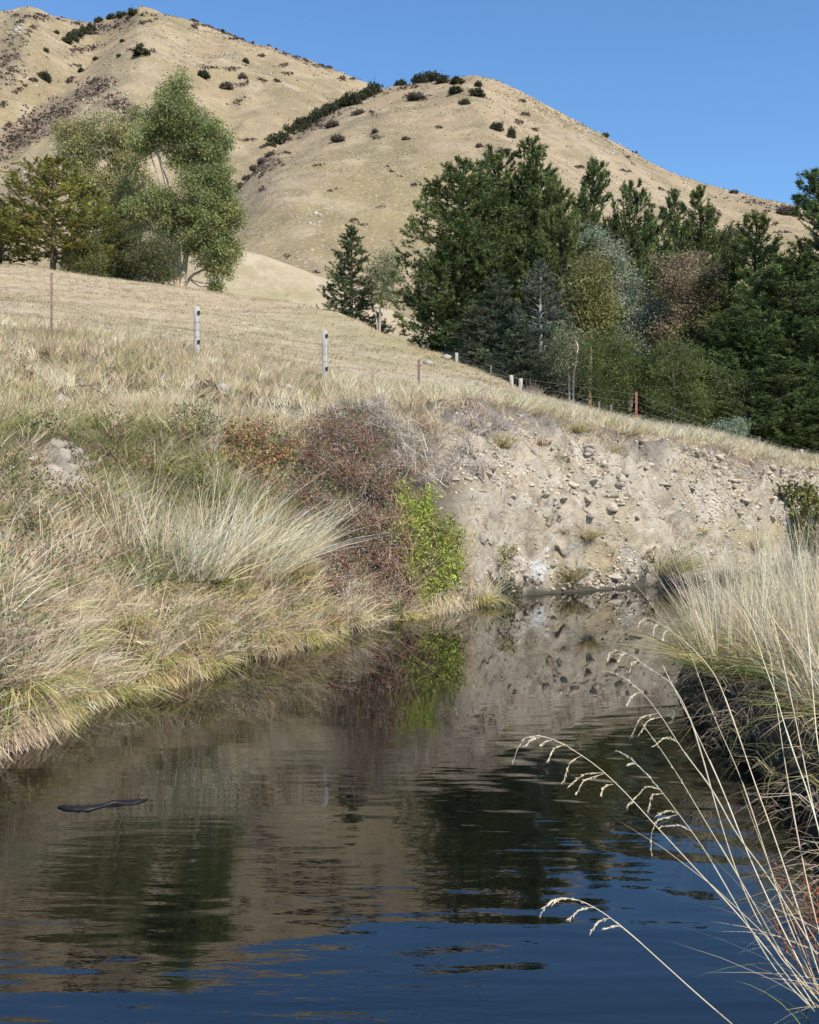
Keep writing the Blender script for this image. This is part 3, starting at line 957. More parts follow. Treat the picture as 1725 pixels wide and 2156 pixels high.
def conifer(seed, H, R, col, z0=.06, nbr=95, elev=(-.1, .9), curl=.25, sub=7, plume=(.75, 20, .26, .05), prof=None, jag=.35, inner=.35, side=.35, trunk_col=(.075, .06, .05), flat=1.0, colvar=.22, leaders=1, bare=None, spread=.95, tipdroop=0.0, lean=0.0, thin=0.0):
    """trunk, limbs and needle plumes; returns (trunk mesh, crown mesh)"""
    r = np.random.default_rng(seed)
    prof = prof or (lambda f: (1 - f) ** .8 * (.75 + .25 * min(1, f / .15)))
    tb, cb = MB(), MB()
    tr = H * .018 + .03
    wob = r.normal(0, .02 * H, 2)
    tk = smooth_path([[0, 0, -.3], [wob[0] * .4, wob[1] * .4, H * .35], [wob[0] + lean * .5, wob[1], H * .7], [wob[0] * .3 + lean, 0, H]], 10)
    tube(tb, tk, np.linspace(tr, .02, 10), A(trunk_col), 7)
    P, AX, PL, C = [], [], [], []
    for k in range(nbr):
        f = (k + r.random()) / nbr
        f = f ** 1.08
        z = H * (z0 + (1 - z0) * f)
        o = A([np.interp(z, tk[:, 2], tk[:, i]) for i in range(3)])
        ln = R * prof(f) * r.uniform(1 - jag, 1 + jag * .45) + .12
        az = k * 2.399 + r.normal(0, .35)
        e = elev[0] + (elev[1] - elev[0]) * f + r.normal(0, .12)
        h = A([math.cos(az), math.sin(az), 0])
        ts = np.linspace(0, 1, 6)
        br = o + ln * (ts[:, None] * math.cos(e) * h) + A([0, 0, 1]) * ln * (ts * math.sin(e) + curl * ts ** 2 - tipdroop * ts ** 3)[:, None]
        tube(tb, br, np.linspace(.012 * H * .25 + .012 * ln, .006, 6), A(trunk_col), 3)
        if f > .5 and r.random() < thin * (f - .3):
            continue
        m = max(2, int(sub * (ln / R) * (1 - .35 * f) + 1.6))
        cbr = vary(A(col), 1, colvar, r)[0]
        t = np.clip(1 - (1 - inner) * r.random(m) ** 1.2, 0, 1)
        t[0] = 1.0
        q = np.stack([np.interp(t, ts, br[:, i]) for i in range(3)], 1)
        lat = np.cross(h, [0, 0, 1.0])
        w = r.normal(0, side, m) * ln * (1.15 - t)
        q = q + w[:, None] * lat + A([0, 0, 1]) * r.normal(0, .10, m)[:, None] * ln * flat
        tg = norm(np.stack([np.interp(np.minimum(t + .05, 1), ts, br[:, i]) - np.interp(t - .1, ts, br[:, i]) for i in range(3)], 1))
        ax = norm(tg * .7 + np.sign(w)[:, None] * lat * .5 + A([0, 0, .5 * flat - .5 * tipdroop]) + r.normal(0, .38, (m, 3)))
        if bare is not None and r.random() < bare:
            q, ax = q[:2], ax[:2]
            m = 2
        P.append(q - ax * plume[0] * .3)
        AX.append(ax)
        PL.append(plume[0] * r.uniform(.6, 1.2, m) * (.55 + .45 * min(1, ln / (R * .5))))
        C.append(vary(cbr, m, .15, r))
    P, AX, PL, C = map(np.concatenate, (P, AX, PL, C))
    plumes(cb, P, AX, PL, plume[1], plume[2], plume[3], C, r, spread)
    top = tk[-1][None] - A([0, 0, plume[0] * .6])
    plumes(cb, np.repeat(top, 2, 0), norm(r.normal(0, .12, (2, 3)) + A([0, 0, 1])), A([plume[0]] * 2), plume[1], plume[2] * .8, plume[3], vary(A(col), 2, .1, r), r)
    return tb.mesh('trunk', M_BARK, True), cb.mesh('crown', M_NEEDLE)


def plant_tree(name, label, vx, D, meshes, sx=1., sz=1., rot=0., cat='tree', group=None, sink=.1, lift=0):
    p = GR.at(vx, D)
    o = empty(name, p + A([0, 0, lift - sink]), label, cat, group)
    o.rotation_euler = (0, 0, rot)
    o.scale = (sx, sx, sz)
    for nm, me in zip(('trunk', 'crown'), meshes):
        q = bpy.data.objects.new(nm, me)
        q.parent = o
        COL.objects.link(q)
    return o


def height(vx, D, ytop):
    return yz(D, ytop) - GR.at(vx, D)[2]


PINE = (.122, .155, .058)
pf_broad = lambda f: (1 - f) ** .62 * (.72 + .28 * min(1, f / .2))
pf_spire = lambda f: .85 * (1 - f) ** .8 + .15 * (1 - f) ** .3
PN = (.48, 26, .18, .052)
PA = conifer(101, 10, 3.5, PINE, .05, 130, (-.18, .50), .16, 44, PN, pf_broad, jag=.36, thin=.35, side=.36, inner=.15)
PB = conifer(102, 10, 3.2, PINE, .05, 130, (-.15, .50), .16, 42, PN, pf_spire, jag=.42, thin=.4, side=.34, inner=.15)
PC = conifer(103, 10, 3.0, (.145, .170, .060), .05, 124, (-.10, .55), .20, 36, PN, pf_spire, jag=.45, thin=.5, side=.30, inner=.2)
PD = conifer(104, 10, 3.4, (.115, .148, .055), .02, 140, (-.18, .45), .16, 44, PN, pf_broad, jag=.4, thin=.3, side=.40, inner=.15)
pines = [
    (978, 48, 345, PA, 3.3, 'broad dark pine at the left edge of the plantation, beside open grass'),
    (1035, 51, 318, PA, 2.9, 'tall dark pine behind the leftmost plantation pine, rounded top'),
    (1122, 50, 296, PB, 3.0, 'tallest left pine of the plantation with a thin leading spire'),
    (1178, 46, 400, PC, 2.3, 'slender pine with a thin forked top right of the tall spire'),
    (1254, 58, 338, PB, 2.9, 'pine with a tufted leader behind the silver green tree'),
    (1325, 57, 386, PA, 2.6, 'dense round topped pine right of the tufted leader pine'),
    (1416, 62, 404, PB, 2.5, 'narrow dark pine standing behind the pinkish brown tree'),
    (1466, 55, 398, PC, 3.0, 'open branched light green pine between the narrow pine and far scrub'),
    (1598, 46, 448, PC, 3.0, 'pine with a tufted spire rising over the dark right hand wood'),
    (1712, 44, 364, PB, 3.0, 'tallest right pine touching the sky at the picture edge'),
    (1660, 41, 540, PD, 3.4, 'broad pine in front of the two spired pines on the right'),
    (1560, 40, 640, PD, 2.8, 'dark bushy pine below the spired right pine'),
    (1735, 39, 620, PD, 3.2, 'dark pine cut off by the right edge, its lower boughs full'),
    (1640, 36.5, 760, PD, 2.3, 'young dense pine low in front of the right wood, behind the fence'),
    (1520, 48, 560, PD, 2.6, 'dark pine filling the gap right of the pinkish brown tree'),
    (1370, 60, 455, PA, 2.4, 'short pine between the round topped pine and narrow pine'),
    (1090, 55, 400, PD, 2.8, 'dark filler pine between the two tallest left pines'),
    (1725, 35.5, 845, PD, 2.0, 'low dark young pine at the right edge just over the fence'),
]
for k, (vx, D, yt, me, R, lb) in enumerate(pines):
    H = height(vx, D, yt)
    plant_tree('pine_tree', lb, vx, D, me, R / 2.75, H / 10., k * 1.9, group='plantation pines')

# cedars with grey, drooping, half bare boughs
CEDAR = (.115, .138, .088)
CD1 = conifer(111, 6, 2.0, CEDAR, .03, 95, (.25, .75), -.15, 24, (.55, 44, .11, .034), lambda f: (1 - f) ** .85, .3, .12, .38, (.16, .145, .12), .8, .2, spread=1.0, tipdroop=.12)
CD2 = conifer(112, 6, 2.2, (.128, .148, .108), .03, 95, (.25, .8), -.12, 20, (.5, 40, .11, .034), lambda f: (1 - f) ** .8, .35, .15, .36, (.28, .265, .24), .7, .2, spread=1.0, tipdroop=.15, bare=.15)
plant_tree('cedar_tree', 'dark grey green cedar with drooping boughs in front of the big pines', 1046, 43.5, CD1, 1.15, height(1046, 43.5, 572) / 6, .4)
plant_tree('cedar_tree', 'silvery grey half bare cedar with spiky top right of the darker cedar', 1138, 41.5, CD2, 1.1, height(1138, 41.5, 545) / 6, 2.)
plant_tree('cedar_tree', 'low cedar boughs spreading over the far fence, at the foot of the two cedars', 1095, 40, CD1, .95, height(1095, 40, 680) / 6, 4.)
# spruce behind the knoll
SP = conifer(113, 6, 1.75, (.10, .125, .058), .02, 120, (-.1, .55), .05, 13, (.5, 42, .13, .036), lambda f: (1 - f) ** .9 + .03, .25, .25, .3, (.13, .10, .08), .7, .18, tipdroop=.1)
plant_tree('spruce_tree', 'single dark conical spruce rising behind the grassy knoll', 738, 60, SP, 1.35, height(738, 60, 478) / 6, 1.)


def blob_tree(name, label, vx, D, clumps, trunks, leaf, cols, wts, bark, seed, density=1.0, droop=.5, depth=.8, cat='tree', group=None, sub_sz=.30, M=None, group_sz=135, gain=1.35, rise=0.):
    """crown from leaf clusters in overlapping clumps; trunks are survey polylines with radii"""
    r = np.random.default_rng(seed)
    base = GR.at(vx, D) - A([0, 0, .08])
    k = D / F
    tb, cb = MB(), MB()
    ends = []
    for pts, r0, r1 in trunks:
        q = A([px(a, b, D) for a, b in pts]) - base
        q[0, 2] = min(q[0, 2], 0) - .15
        q[1:, 1] += np.cumsum(r.normal(0, .12, len(q) - 1))
        q = smooth_path(q, 10)
        tube(tb, q, np.linspace(r0, r1, 10), A(bark) * r.uniform(.85, 1.15), 6)
        ends.append(q[3:])
    ends = np.concatenate(ends)
    for (cx, cy, rx, ry) in clumps:
        for dy in (-.55, .5):
            c = px(cx + r.normal(0, rx * .12), cy + r.normal(0, ry * .1), D) - base
            rad = A([rx * k, rx * k * .85, ry * k]) * (1.0 if dy < 0 else .85)
            c[1] += dy * rx * k * depth * 1.3 * r.uniform(.5, 1.2)
            e = ends[np.argmin(np.linalg.norm(ends - c, axis=1) + np.maximum(ends[:, 2] - c[2], 0) * 2)]
            lim = smooth_path([e, (e + c) / 2 + r.normal(0, .12, 3), c], 6)
            tube(tb, lim, np.linspace(.045, .012, 6), A(bark), 4)
            ns = max(4, int(13 * density * (rad[0] * rad[2]) / .9))
            n3 = norm(r.normal(size=(ns, 3)) + A([0, 0, .15]))
            sc = c + n3 * rad * r.uniform(.5, 1.0, (ns, 1)) ** .6
            for s in sc[::3]:
                tube(tb, [c + (s - c) * .2, (c + s) / 2 + r.normal(0, .04, 3), s], [.014, .009, .004], A(bark), 3)
            cc = vary(pick(cols, wts, ns, r) * (gain if name != 'eucalyptus_tree' else 1), ns, .14, r)
            m = group_sz
            off = r.normal(0, 1, (ns * m, 3)) * A([sub_sz, sub_sz, sub_sz * (.8 if droop < .5 else 1.5)])
            pos = np.repeat(sc, m, 0) + off
            d = norm(norm(off) * .6 + r.normal(0, .5, off.shape) + A([0, 0, -droop + rise]))
            leaves(cb, pos, d, leaf[0] * .82 * r.uniform(.6, 1.25, ns * m), leaf[1] * 1.0, vary(np.repeat(cc, m, 0), ns * m, .12, r, .02), r, True)
    o = empty(name, base, label, cat, group)
    tb.build('trunk', M_BARK, o, True)
    cb.build('crown', M or M_LEAF, o)
    return o


EUC = [(.215, .245, .085), (.275, .29, .10), (.155, .19, .075), (.255, .235, .10)]
EW = [4, 3, 3, 1]
blob_tree('eucalyptus_tree', 'tallest gum tree with pointed top and full drooping crown on the knoll', 376, 61,
          [(374, 178, 20, 26), (370, 215, 36, 26), (385, 250, 46, 30), (340, 262, 42, 34), (425, 275, 42, 34), (460, 300, 28, 34), (375, 300, 44, 30), (310, 290, 34, 34), (430, 325, 44, 24), (380, 335, 26, 18),
           (455, 370, 38, 30), (415, 385, 40, 30), (465, 420, 42, 36), (420, 440, 46, 36), (385, 460, 36, 34), (340, 430, 36, 30), (300, 440, 34, 28), (485, 455, 26, 32), (440, 490, 46, 36), (400, 505, 34, 30),
           (470, 525, 34, 36), (440, 545, 30, 24), (355, 480, 30, 24), (462, 572, 20, 22), (456, 602, 8, 14)],
          [([(376, 612), (374, 560), (368, 470), (352, 390), (330, 310)], .26, .07), ([(380, 612), (392, 540), (400, 440), (410, 340), (375, 200)], .20, .03), ([(378, 610), (405, 580), (440, 560), (458, 540)], .12, .03),
           ([(372, 540), (350, 420), (322, 340), (312, 300)], .10, .03), ([(384, 470), (362, 400), (340, 345)], .09, .03)],
          (.18, .075), EUC, EW, (.40, .32, .25), 201, 1.25, .45, sub_sz=.25)
blob_tree('eucalyptus_tree', 'paler spreading gum behind the olive cypress, left of the tallest gum', 205, 64,
          [(150, 290, 36, 28), (190, 275, 38, 26), (235, 275, 36, 26), (150, 325, 34, 26), (220, 310, 42, 28), (180, 330, 40, 22), (250, 320, 22, 30), (160, 385, 34, 28), (205, 365, 40, 26), (240, 390, 32, 28), (190, 410, 36, 24), (228, 425, 26, 20)],
          [([(205, 600), (205, 500), (196, 440), (180, 340), (165, 300)], .20, .05), ([(206, 600), (215, 470), (235, 380), (240, 290)], .16, .04), ([(207, 520), (222, 440), (250, 420)], .10, .03)],
          (.17, .07), [(.29, .285, .115), (.33, .30, .13), (.22, .23, .10)], [4, 3, 3], (.48, .38, .29), 202, .95, .45, sub_sz=.25)
blob_tree('eucalyptus_tree', 'thin gum limbs with sparse foliage between the paler gum and tallest gum', 290, 66,
          [(285, 330, 24, 30), (300, 380, 18, 24), (270, 420, 24, 24), (295, 470, 26, 26), (255, 470, 24, 22), (280, 255, 22, 24)],
          [([(292, 606), (296, 500), (310, 400), (312, 330), (290, 262)], .14, .03), ([(294, 560), (280, 440), (272, 400)], .09, .03)],
          (.19, .065), EUC, EW, (.55, .44, .34), 203, .9, .45, sub_sz=.25)
# small dark pine seen through the gum
plant_tree('pine_tree', 'dark narrow pine glimpsed between the two gums on the knoll', 262, 70, PB, .62, height(262, 70, 250) / 10, 3.)
# cypress and scrubby conifers on the knoll
CYP = conifer(121, 8, 4.0, (.22, .215, .060), .14, 95, (-.05, .6), .12, 24, (.75, 52, .16, .045), lambda f: (1 - f) ** .7 * (.6 + .4 * min(1, f / .3)), .4, .3, .45, (.16, .12, .09), .45, .28, spread=.9)
plant_tree('cypress_tree', 'olive yellow flat branched cypress on a bare trunk, left of the gums', 112, 57, CYP, 1.1, height(112, 57, 338) / 8, .7)
CY2 = conifer(122, 8, 4.2, (.19, .19, .06), .10, 90, (-.05, .5), .12, 17, (.75, 52, .16, .045), lambda f: (1 - f) ** .6 * (.6 + .4 * min(1, f / .3)), .4, .3, .45, (.16, .12, .09), .45, .28, spread=.9)
plant_tree('cypress_tree', 'low olive cypress cut off by the left edge', 0, 59, CY2, .8, height(0, 59, 425) / 8, 2.2)
plant_tree('cypress_tree', 'small olive cypress with a leaning top between cypress and gum trunks', 195, 58, CY2, .62, height(195, 58, 400) / 8, 4.1)
blob_tree('shrubby_conifer', 'dark green rounded conifer bush under the gums, right one by the trunk', 330, 58,
          [(330, 530, 40, 34), (300, 560, 32, 28), (355, 560, 26, 32), (330, 580, 34, 22)], [([(330, 606), (330, 570), (328, 530)], .10, .04)], (.16, .05), [(.075, .085, .035), (.10, .10, .045)], [3, 2], (.14, .11, .08), 205, 1.6, -.1, sub_sz=.26)
blob_tree('shrubby_conifer', 'darkest bush under the gums, middle of the low row', 262, 59,
          [(262, 530, 34, 36), (240, 560, 28, 26), (285, 560, 26, 28), (255, 500, 24, 22)], [([(262, 603), (262, 570), (262, 520)], .10, .04)], (.16, .05), [(.055, .07, .03), (.075, .08, .035)], [3, 2], (.14, .11, .08), 206, 1.6, -.1, sub_sz=.26)
blob_tree('shrubby_conifer', 'yellowish green bush at the foot of the olive cypress', 185, 57,
          [(185, 545, 34, 26), (160, 560, 28, 20), (205, 565, 26, 24), (190, 515, 24, 20)], [([(188, 597), (186, 570), (186, 530)], .10, .04)], (.16, .05), [(.12, .12, .04), (.09, .10, .035)], [3, 2], (.14, .11, .08), 207, 1.5, -.1, sub_sz=.26)
# small gum beside the spruce
blob_tree('small_gum_tree', 'small pale grey green gum leaning beside the spruce', 800, 58,
          [(815, 560, 26, 24), (800, 585, 22, 22), (828, 590, 22, 24), (812, 615, 24, 18)], [([(799, 692), (800, 660), (806, 620), (815, 575)], .10, .03), ([(799, 680), (790, 650), (785, 630)], .06, .02)],
          (.22, .055), [(.15, .165, .085), (.175, .18, .095)], [1, 1], (.42, .36, .30), 208, 1.0, .4, sub_sz=.28)
# trees in the plantation edge
blob_tree('olive_gum_tree', 'olive yellow rounded gum in front of the silver tree', 1240, 43,
          [(1240, 575, 34, 28), (1222, 605, 32, 30), (1265, 605, 32, 30), (1240, 640, 42, 32), (1210, 665, 30, 26), (1270, 660, 30, 30), (1240, 690, 34, 20), (1200, 645, 22, 20)],
          [([(1240, 800), (1242, 740), (1244, 680), (1240, 600)], .13, .04), ([(1242, 760), (1228, 690), (1218, 650)], .09, .03)], (.19, .05), [(.165, .155, .052), (.14, .135, .05), (.185, .165, .06)], [3, 3, 2], (.30, .22, .14), 211, 1.5, .4, sub_sz=.25)
blob_tree('silver_tree', 'silvery blue green tree sweeping down behind the olive gum', 1325, 49,
          [(1232, 500, 24, 20), (1262, 520, 32, 24), (1295, 550, 30, 26), (1255, 555, 26, 22), (1310, 590, 34, 28), (1320, 630, 36, 28), (1345, 660, 34, 28), (1330, 690, 34, 26), (1355, 700, 24, 24), (1310, 720, 26, 24), (1340, 735, 28, 22)],
          [([(1325, 830), (1325, 740), (1318, 640), (1290, 560), (1250, 510)], .14, .03), ([(1326, 760), (1345, 690), (1350, 650)], .08, .03)], (.20, .05), [(.205, .23, .155), (.17, .195, .13), (.24, .26, .18)], [3, 2, 2], (.22, .19, .16), 212, 1.4, .2, sub_sz=.24)
blob_tree('brown_tree', 'pinkish brown dying gum among the green plantation trees', 1430, 48,
          [(1410, 555, 34, 18), (1450, 560, 34, 18), (1395, 590, 28, 20), (1435, 590, 40, 22), (1475, 590, 30, 22), (1415, 630, 36, 24), (1460, 630, 36, 26), (1400, 670, 30, 24), (1440, 670, 34, 24), (1485, 650, 24, 24), (1425, 710, 36, 22), (1395, 715, 22, 20)],
          [([(1440, 830), (1436, 760), (1425, 680), (1415, 600)], .13, .03), ([(1440, 790), (1455, 690), (1465, 620)], .11, .03), ([(1440, 770), (1405, 700), (1395, 650)], .07, .02)],
          (.17, .045), [(.225, .165, .10), (.26, .185, .12), (.18, .145, .085), (.17, .165, .07)], [4, 3, 2, 1.5], (.20, .15, .12), 213, 1.15, .3, sub_sz=.24)
blob_tree('mixed_gum_tree', 'dull olive brown gum right of the pinkish brown one', 1510, 47,
          [(1505, 640, 26, 26), (1490, 690, 28, 26), (1520, 690, 24, 26), (1500, 740, 26, 26), (1495, 590, 20, 22)],
          [([(1508, 850), (1506, 760), (1500, 680), (1500, 600)], .10, .03)], (.19, .05), [(.14, .13, .055), (.165, .125, .07), (.10, .11, .045)], [3, 2, 2], (.22, .17, .13), 214, 1.2, .4, sub_sz=.25)
blob_tree('small_gum_tree', 'slim grey green gum on two pale bare stems by the fence', 1200, 37.5,
          [(1192, 720, 22, 22), (1212, 735, 20, 22), (1195, 755, 24, 20), (1215, 770, 18, 16), (1178, 745, 14, 18)],
          [([(1200, 860), (1199, 800), (1196, 750), (1192, 715)], .055, .02), ([(1207, 860), (1207, 800), (1210, 760), (1214, 735)], .05, .02)], (.15, .035), [(.15, .155, .085), (.12, .135, .07)], [1, 1], (.62, .54, .45), 215, 1.3, .5, sub_sz=.2)
KAN = [(.085, .108, .030), (.11, .128, .036), (.065, .085, .028)]
blob_tree('bushy_tree', 'bright bushy green tree beside the two pale stems', 1290, 37,
          [(1275, 715, 32, 20), (1300, 735, 34, 24), (1255, 745, 28, 24), (1285, 770, 40, 28), (1325, 770, 26, 30), (1250, 790, 26, 28), (1290, 810, 40, 28), (1325, 820, 26, 26), (1262, 835, 28, 20), (1300, 850, 36, 18)],
          [([(1290, 880), (1288, 800), (1280, 730)], .10, .03), ([(1292, 870), (1312, 790), (1318, 750)], .06, .02)], (.12, .028), KAN, [3, 2, 2], (.17, .13, .10), 216, 2.0, -.2, sub_sz=.2, rise=.15)
blob_tree('bushy_tree', 'second bushy green tree behind the rust red fence standard', 1420, 36.5,
          [(1440, 735, 30, 18), (1400, 750, 30, 22), (1425, 780, 40, 28), (1375, 790, 28, 28), (1460, 785, 26, 28), (1400, 825, 36, 28), (1445, 830, 36, 28), (1375, 845, 26, 24), (1475, 850, 22, 26), (1415, 865, 40, 22), (1460, 880, 28, 16)],
          [([(1420, 905), (1418, 830), (1410, 760)], .10, .03), ([(1422, 890), (1445, 800), (1448, 750)], .06, .02)], (.12, .028), KAN, [2, 2, 3], (.17, .13, .10), 217, 2.0, -.2, sub_sz=.2, rise=.15)
blob_tree('bushy_tree', 'darker low bushy tree between the bushy green tree and right pines', 1545, 37,
          [(1520, 800, 30, 24), (1555, 820, 30, 26), (1530, 850, 36, 26), (1570, 865, 30, 24), (1510, 870, 24, 20), (1545, 890, 30, 16)],
          [([(1545, 920), (1543, 860), (1535, 810)], .09, .03)], (.12, .028), [(.06, .078, .028), (.08, .092, .03)], [1, 1], (.15, .12, .09), 218, 2.0, -.2, sub_sz=.2, rise=.15)
blob_tree('silver_shrub', 'small silvery green shrub at the dark foot of the right wood', 1540, 34.5,
          [(1525, 905, 18, 14), (1550, 900, 18, 14), (1540, 915, 24, 12)], [([(1540, 935), (1540, 915), (1538, 900)], .04, .02)], (.11, .035), [(.17, .21, .145), (.14, .18, .12)], [1, 1], (.2, .17, .14), 219, 2.2, .1, cat='shrub', sub_sz=.13)
blob_tree('broadleaf_tree', 'dark rounded broadleaf tree on the slope behind the pines', 1546, 85,
          [(1550, 498, 20, 14), (1530, 515, 22, 14), (1560, 520, 18, 18), (1545, 540, 24, 16)], [([(1546, 620), (1546, 560), (1546, 510)], .16, .06)], (.35, .14), [(.07, .075, .04), (.09, .09, .05)], [1, 1], (.15, .12, .09), 220, .7, .2, sub_sz=.5)

# ------------------------------------------------------------------ stones in the cut bank
_bv, _bt = ico(2)


def stone_mesh(seed, col):
    r = np.random.default_rng(seed)
    v = _bv * (1 + .30 * fbm(_bv * 1.0 + seed, 1.1, 2, seed)[:, None])
    for q in norm(r.normal(size=(9, 3))):
        d = v @ q
        v = v - np.maximum(d - r.uniform(.35, .7), 0)[:, None] * q * .95
    v = v * A([r.uniform(.9, 1.3), r.uniform(.75, 1.0), r.uniform(.6, .85)])
    return MB().add(v, _bt, vary(col, 1, .1, r, .012)[0]).mesh('stone', M_STONE)


STONE_COLS = [(.45, .39, .30), (.40, .345, .27), (.48, .415, .315), (.34, .295, .24), (.42, .345, .26)]
STONES = [stone_mesh(300 + k, STONE_COLS[k % 5]) for k in range(15)]


def stone_density(vx, vy, lv, P):
    n = fbm(P, 1.2, 3, 301)
    band = np.exp(-((vy - (1010 + (vx - 1250) * .03)) / 60) ** 2) * 1.5 + .6 * np.exp(-((vy - 1225) / 30) ** 2) + .5
    return band * sstep(890, 1000, vx) * np.clip(.6 + 1.6 * n, .05, 2)


r3 = np.random.default_rng(31)
SP_, svx, svy, slv = GR.scatter(255, 880, 1745, 1.02, 3.9, stone_density, r3)
for k in range(len(SP_)):
    o = bpy.data.objects.new('stone', STONES[int(r3.integers(15))])
    COL.objects.link(o)
    o.parent = ground
    q = .04 + .10 * r3.random() ** 2.0
    o.location = SP_[k] + A([.08, -.1, 0]) * q
    o.rotation_euler = tuple(r3.uniform(-.6, .6, 2)) + (r3.random() * 6.28,)
    o.scale = (q * 1.25, q * 1.1, q)
big = [(1303, 1022, .19, .3, 2), (1283, 1066, .19, -.35, 0), (1322, 1040, .16, .9, 3), (1236, 1052, .17, .1, 0), (1150, 1046, .14, .6, 0), (1187, 1052, .12, .1, 2), (1080, 1050, .10, .2, 1), (1072, 1060, .08, .3, 3), (1250, 1015, .12, .1, 1),
       (1310, 1062, .11, .2, 0), (1190, 1010, .11, .1, 4), (1240, 1085, .13, .2, 3), (1340, 1090, .11, .4, 4), (1395, 1020, .13, .1, 0), (1450, 1010, .14, .2, 2), (1500, 1030, .10, .2, 1), (1420, 990, .09, .2, 0), (1020, 1035, .09, .1, 2), (985, 1010, .08, .1, 1),
       (1120, 1020, .08, .2, 0), (1540, 1040, .12, .1, 0), (1600, 1060, .11, .3, 4), (1360, 985, .10, .3, 1), (1205, 1035, .10, .0, 0)]
for (x, y, q, t, m) in big:
    o = bpy.data.objects.new('stone', STONES[m + 5 * int(r3.integers(3))])
    COL.objects.link(o)
    o.parent = ground
    p = GR.hit(x, y)
    o.location = p + A([.02, -.02, 0]) * q
    o.rotation_euler = (r3.uniform(-.3, .3), t, r3.random() * 6.28)
    o.scale = (q * 1.35, q * .9, q * .72)


def small_stones():
    r = np.random.default_rng(32)
    P, vx, vy, lv = GR.scatter(7000, 880, 1745, 1.02, 4.0, stone_density, r)
    mb = MB()
    vs = np.stack([rock_verts(np.random.default_rng(k), .75) for k in range(40)])
    ang = r.random(len(P)) * 6.283
    v = vs[r.integers(40, size=len(P))]
    ca, sa = np.cos(ang)[:, None], np.sin(ang)[:, None]
    v = np.stack([v[..., 0] * ca - v[..., 1] * sa, v[..., 0] * sa + v[..., 1] * ca, v[..., 2]], -1)
    q = (.012 + .045 * r.random(len(P)) ** 2.2)[:, None, None]
    v = v * q + P[:, None]
    nv = vs.shape[1]
    t = (np.arange(len(P))[:, None, None] * nv + _it[None]).reshape(-1, 3)
    c = np.repeat(vary(pick(STONE_COLS, [3, 3, 3, 2, 2], len(P), r), len(P), .15, r, .015), nv, 0)
    o = mb.add(v.reshape(-1, 3), t, c).build('gravel', M_STONE, ground)
    o['kind'] = 'stuff'


small_stones()
# weathered rock showing through the grass on the left bank
ro = empty('bedrock', GR.hit(130, 1010), 'pale grey rock exposed in the grassy bank at far left', 'rock')
_r = np.random.default_rng(505)
for k in range(80):
    a, b = _r.random() * 6.283, _r.random() ** .6
    x, y = 118 + 95 * b * math.cos(a), 1005 + 80 * b * math.sin(a)
    p = GR.hit(x, y)
    q = _r.uniform(.07, .20) * (1.2 - .5 * b)
    mb = MB().add(rock_verts(_r, .85, .5) * q * A([1.25, .8, .9]) + p + A([0, .06, -.04]), _it, vary(A([.30, .26, .215]), 1, .22, _r, .012)[0])
    mb.build('rock', M_STONE, ro, origin=ro.location)
for k, (x, y, q, lb) in enumerate([(128, 848, .17, 'pale broken rock lying in grass left of the arching bramble cane'), (150, 862, .13, 'smaller pale rock below the broken one near the leaf rosette'), (608, 818, .12, 'small pale stone in the grass left of the white fence post'),
                                   (468, 820, .16, 'flat grey stone half hidden in grass below the first wooden post'), (939, 757, .27, 'rounded pale boulder on the knoll edge beside the far fence'), (902, 768, .24, 'dark edged boulder beside the thin steel fence post'), (1009, 812, .16, 'small white rock on the grassy slope before the far fence posts')]):
    p = GR.hit(x, y)
    tag(MB().add(rock_verts(np.random.default_rng(600 + k), .7, .3) * q + p + A([0, 0, q * .2]), _it, vary(A([.34, .30, .255]), 1, .12, hue=.012)[0]).build('boulder', M_STONE, origin=p), lb, 'rock')

# ------------------------------------------------------------------ grasses
STRAW, PALE, GOLD, GREEN, OLIVE, BROWN, PINK, REDBR = (.67, .56, .36), (.82, .72, .53), (.57, .47, .19), (.20, .25, .065), (.38, .34, .15), (.42, .32, .21), (.54, .41, .33), (.32, .14, .075)


def clump_grass(mb, C, k, L, W, cols, r, rad=.06, spread=.45, lean=(0, 0, 0), droop=.35, seg=3, lvar=.3, cvar=.14, grav=.55):
    """k blades from every clump centre C"""
    n = len(C)
    N = n * k
    th = r.random(N) * 6.283
    out = np.stack([np.cos(th), np.sin(th), 0 * th], 1)
    base = np.repeat(C, k, 0) + out * rad * np.sqrt(r.random((N, 1)))
    sp = spread * r.random((N, 1)) ** .7
    ln = np.asarray(lean, float)
    ln = np.repeat(ln, k, 0) if ln.ndim == 2 else ln
    d = norm(A([0, 0, 1.]) + out * sp + ln + r.normal(0, .08, (N, 3)))
    LL = np.repeat(np.broadcast_to(L, (n,)), k) * r.uniform(1 - lvar, 1 + lvar, N)
    bend = (out * .6 + ln * .8 + r.normal(0, .25, (N, 3)) * A([1, 1, .2])) * droop * (.55 / max(grav, .55)) + A([0, 0, -droop * grav])
    WW = np.repeat(np.broadcast_to(W, (n,)), k) * r.uniform(.6, 1.3, N)
    cc = np.repeat(cols, k, 0) if np.ndim(cols) == 2 else cols
    blades(mb, base - d * .02, d, LL, WW, bend, vary(cc, N, cvar, r, .05), seg, r)


def bare(vx, vy):
    return np.clip(np.exp(-((vx - 125) / 75) ** 2 - ((vy - 1005) / 60) ** 2) * .95 + np.exp(-((vx - 135) / 28) ** 2 - ((vy - 855) / 18) ** 2), 0, 1)


def under(vx, vy):
    """where the thicket and the lime bush stand"""
    return sstep(1.15, .8, ((vx - 735) / 125) ** 2 + ((vy - 1040) / 190) ** 2) + sstep(1.15, .8, ((vx - 880) / 105) ** 2 + ((vy - 1150) / 150) ** 2) + .8 * sstep(1.15, .8, ((vx - 540) / 85) ** 2 + ((vy - 960) / 70) ** 2)


